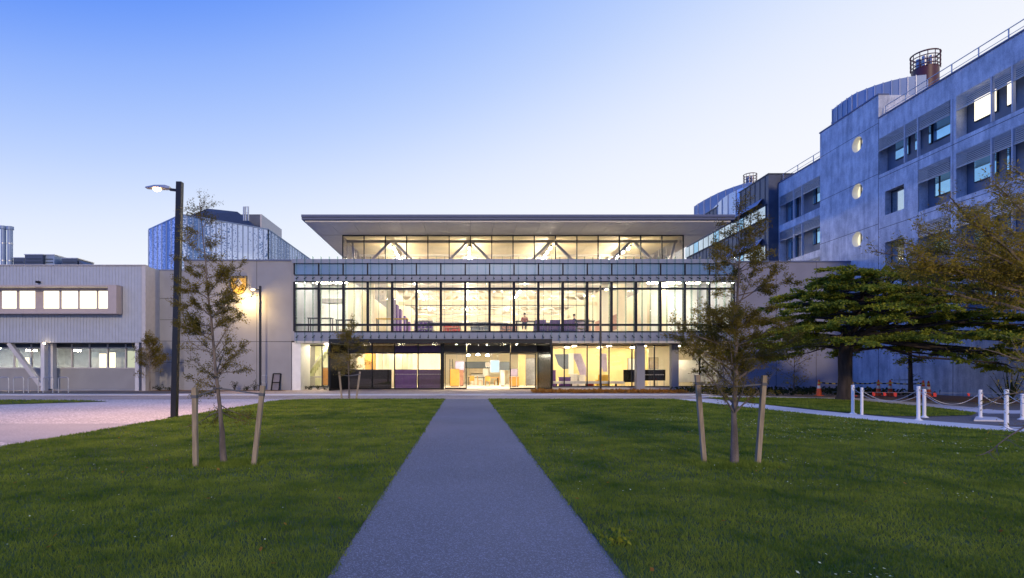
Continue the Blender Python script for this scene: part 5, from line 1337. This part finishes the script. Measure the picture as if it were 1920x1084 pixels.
# stakes and ties
SG = 'timber tree stakes'
def stake(pa, pb, w, label):
    t = thing('tree_stake', (pa.x, pa.y, 0), label, 'stake', SG)
    pa = Vector((pa.x, pa.y, -.05))
    m_ = MB().bar(pa, pb, w, w, up=(0, 1, 0)); m_.build('post', M['stake'], t, .004)
    d = (pb - pa).normalized(); MB().bar(pb - d * .17, pb - d * .12, w * 1.12, w * 1.12, up=(0, 1, 0)).build('tie_wrap', M['tie'], t)
    return pb - d * .145
def ST(u0, v0, u1, v1, w, l): return stake(G(u0, v0), P(u1, v1, F * CAMZ / (v0 - VY)), w, l)
s1 = ST(367, 878, 365, 727, .072, 'upright timber stake left of the conifer on the left lawn')
s2 = ST(475, 875, 493, 723, .072, 'leaning timber stake right of the conifer on the left lawn')
s3 = ST(1321, 870, 1307, 703, .072, 'timber stake left of the conifer on the right lawn')
s4 = ST(1420, 873, 1433, 704, .072, 'timber stake right of the conifer on the right lawn')
s5 = ST(641, 747, 636, 697, .09, 'timber stake left of the small distant conifer')
s6 = ST(668, 748, 675, 697, .09, 'timber stake right of the small distant conifer')
s7 = ST(272, 730.5, 271, 699, .11, 'timber stake left of the conifer by the corrugated building')
s8 = ST(292, 730.5, 297, 697, .11, 'timber stake right of the conifer by the corrugated building')
def tie(a, mid, b, label, w=.025):
    t = thing('tree_tie', mid, label, 'tie', 'grey ties between stakes and trees')
    MB().bar(a, mid, .008, w).bar(mid, b, .008, w).build('strap', M['tie'], t)
    ring = [(mid.x + .06 * math.cos(k), mid.y + .06 * math.sin(k), mid.z) for k in np.linspace(0, 6.283, 13)]
    MB().tube(ring, .012, 6, cap=False).build('loop', M['tie'], t)
tie(s1, P(409, 728, 9.42), s2, 'grey tie holding the conifer on the left lawn')
tie(s3, P(1379, 725, 9.3), s4, 'grey tie holding the conifer on the right lawn')
tie(s5, P(654, 705, 30.8), s6, 'grey tie holding the small distant conifer', .05)

# big spreading tree
r = random.Random(21)
tx, ty = 19.5, 29.0
t = thing('spreading_tree', (tx, ty, 0), 'broad dark green tree with flat spreading layers, right of the lawn', 'tree')
MB().tube([(tx, ty, -.05), (tx, ty, .25), (tx + .03, ty, 1.2), (tx + .02, ty, 2.2), (tx + .2, ty, 3.4), (tx + .7, ty, 4.8), (tx + 1.6, ty, 6.0)], [.48, .35, .31, .32, .26, .17, .06], 14).build('trunk', M['darkbark'], t)
bm = MB(); segs = []
def limb(a, az, L, rise, dn=1., w=.07):
    d = Vector((math.cos(az), math.sin(az), 0)); n_ = Vector((-d.y, d.x, 0)); pts = []
    bend = r.uniform(-.15, .15)
    for i in range(9):
        k = i / 8; pts.append(a + d * L * k + n_ * bend * L * k * k + Vector((0, 0, rise * math.sin(k * 1.9) - .10 * L * k * k + r.gauss(0, .03))))
    pts = [p_ if p_.x < 29.0 else Vector((29.0, p_.y, p_.z)) for p_ in pts]
    bm.tube(pts, [w * (1 - .85 * i / 8) for i in range(9)], 6)
    for q in range(int(L * 5.6)):
        k = r.uniform(.22, 1); i = min(7, int(k * 8)); p0 = pts[i].lerp(pts[i + 1], k * 8 - i)
        sd = r.choice((-1, 1)); an = r.uniform(.3, 1.2) * sd
        dd = Vector((math.cos(az + an), math.sin(az + an), r.uniform(-.16, .12))); tl = r.uniform(.5, 1.15) * (1.25 - .6 * k)
        p1_ = p0 + dd * tl
        if p1_.x > 29.1: continue
        bm.tube([p0, p0.lerp(p1_, .5) + Vector((0, 0, .03)), p1_], [.014, .009, .004], 4, cap=False)
        segs.append((tuple(p0.lerp(p1_, .2)), tuple(p1_), dn))
        for _ in range(2):
            m_ = p0.lerp(p1_, r.uniform(.35, .9)); a2 = az + an + r.uniform(-1.1, 1.1)
            segs.append((tuple(m_), tuple(m_ + Vector((math.cos(a2) * .4, math.sin(a2) * .4, r.uniform(-.16, .03)))), dn))
for k in range(62):
    z = 2.5 + 4.0 * (k / 62) ** .9; az = k * 2.39996
    c, s_ = math.cos(az), math.sin(az)
    reach = (9.0 if c > 0 else 4.4) * abs(c) + 5.2 * abs(s_); reach /= (abs(c) + abs(s_)) ** .35
    f_ = 1 - .52 * ((z - 2.5) / 4.0) ** 1.4
    a = Vector((tx + (.05 if z < 3 else (z - 3) * .38), ty, z))
    limb(a, az, reach * f_ * r.uniform(.78, 1.08), r.uniform(.1, .75), w=.085)
for cxx, cyy, zz_, az, L, ri in ((23.5, 27.5, 2.7, -.6, 2.6, -.2), (24.5, 27, 2.6, -1.4, 2.2, -.4), (22.6, 26.6, 2.6, -1.8, 1.8, -.5), (23.8, 26.8, 3.3, -1.5, 2.4, 0), (25.2, 26.5, 3.9, -1.7, 2.4, 0), (26.3, 26.2, 2.3, -1.8, 2, -.2), (24.8, 26.4, 1.9, -1.2, 1.6, -.3), (27.4, 27, 2.2, -1.4, 2, -.2), (28, 25.5, 2.8, -2.2, 2, -.3), (27.5, 23.5, 3.6, 2.2, 2.5, 0), (28, 26, 5.2, -2, 3, .2), (28, 28, 6.0, -1.5, 3, .2), (24.5, 28, 2.2, -1.6, 1.8, -.4), (26, 27.5, 3.0, -1.0, 2.5, -.3), (26.5, 28.5, 4.6, -.4, 2.5, .3), (25, 27, 5.4, -.9, 3.0, .3), (23.5, 27, 6.0, -1.2, 3, .3), (18, 27, 3.2, 3.0, 2.6, -.2), (17.8, 28, 2.6, 2.6, 2.2, -.3), (26.8, 26, 3.6, -1.2, 2.6, 0), (26, 25, 4.5, 3.3, 3, 0), (27, 24.5, 3.1, 2.6, 2.6, -.2)):
    bm.tube([(tx + .3, ty, 3.2), (cxx * .5 + tx * .5, cyy * .5 + ty * .5, zz_ + .3), (cxx, cyy, zz_)], [.06, .05, .035], 5)
    limb(Vector((cxx, cyy, zz_)), az, L, ri, 1.1, .035)
bm.build('branches', M['darkbark'], t)
npmesh('crown', leaves(segs, 62, .12, .33, .05, .25, 31, .55), 4, M['leafgreen'], t)
t = thing('slender_tree', (ux(1708, 31), 31, 0), 'thin dark stemmed tree behind the chained bollards, its top lost in the spreading crown', 'tree')
q = MB().tube([(ux(1708, 31), 31, -.05), (ux(1707, 31), 31, 1.5), (ux(1706, 31), 31, 3.2), (ux(1706, 31), 31, 4.6)], [.14, .10, .085, .04], 9); q.build('trunk', M['darkbark'], t)
sg = []; bm = MB()
for k in range(34):
    z = r.uniform(.9, 4.3); a = r.uniform(0, 6.28); L = r.uniform(.5, 1.3) * (.6 if z < 1.6 else 1)
    p0 = Vector((ux(1707, 31), 31, z)); p1_ = p0 + Vector((math.cos(a) * L, math.sin(a) * L, r.uniform(-.25, .35))); bm.tube([p0, p1_], [.02, .005], 4); sg.append((tuple(p0.lerp(p1_, .35)), tuple(p1_), 1 if z > 1.7 else .25))
bm.build('branches', M['darkbark'], t)
npmesh('crown', leaves(sg, 60, .12, .33, .12, .3, 5, .3), 4, M['leafgreen'], t)

# shrubs and low plants
def shrub(name, x, y, h, w, label, n=260, m='shrub', spiky=False, seed=0, cat='shrub', group=None):
    t = thing(name, (x, y, 0), label, cat, group); rr_ = random.Random(seed); sg = []; st = MB()
    for k in range(18 if spiky else 12):
        a = rr_.uniform(0, 6.28); el = rr_.uniform(.5, 1.45); L = h * rr_.uniform(.7, 1.05)
        p0 = Vector((x, y, 0)); p1_ = p0 + Vector((math.cos(a) * w * math.cos(el), math.sin(a) * w * math.cos(el), L * math.sin(el)))
        st.tube([p0, p0.lerp(p1_, .5), p1_], [.012, .03, .004] if spiky else [.012, .008, .004], 4); sg.append((tuple(p0.lerp(p1_, .3)), tuple(p1_), 1))
    st.build('stems', M['shrub'] if spiky else M['darkbark'], t)
    npmesh('foliage', leaves(sg, n / (12 * h), .08, .3, .05 if not spiky else .01, .1, seed), 4, M[m], t)
shrub('flax_plant', ux(1893, 25), 25, 1.75, 1.0, 'dark spiky plant rising behind the nearest bollard', 60, spiky=True, seed=2, cat='plant')
shrub('broadleaf_weed', 1.40, 5.15, .06, .08, 'small pale leafy weed at the right edge of the path, close to the viewer', 60, 'leafgreen', seed=41, cat='weed')
LG = 'low shrubs at the foot of the concrete wing'
for u, h, w, l, sd in ((440, .75, .5, 'twiggy low shrub at the foot of the crest wall, seen beside the staked conifer', 3), (477, .85, .35, 'dense little shrub left of the lamp post at the crest wall', 4), (462, .35, .35, 'very small shrub between two taller ones at the crest wall', 5), (300, .45, .6, 'small brown shrub right of the corner conifer', 6), (318, .4, .6, 'low shrub by the big lamp post at the link wall', 7)):
    shrub('low_shrub', ux(u, 41.6), 41.6, h, w, l, 220, seed=sd, group=LG)
for k, (u, l) in enumerate(((570, 'left'), (583, 'middle left'), (596, 'middle right'), (609, 'right'))):
    shrub('edging_plant', ux(u, 43.6), 43.6, .32, .3, l + ' one of the low plants under the left end window', 160, seed=20 + k, cat='plant', group='low plants under the left end window')
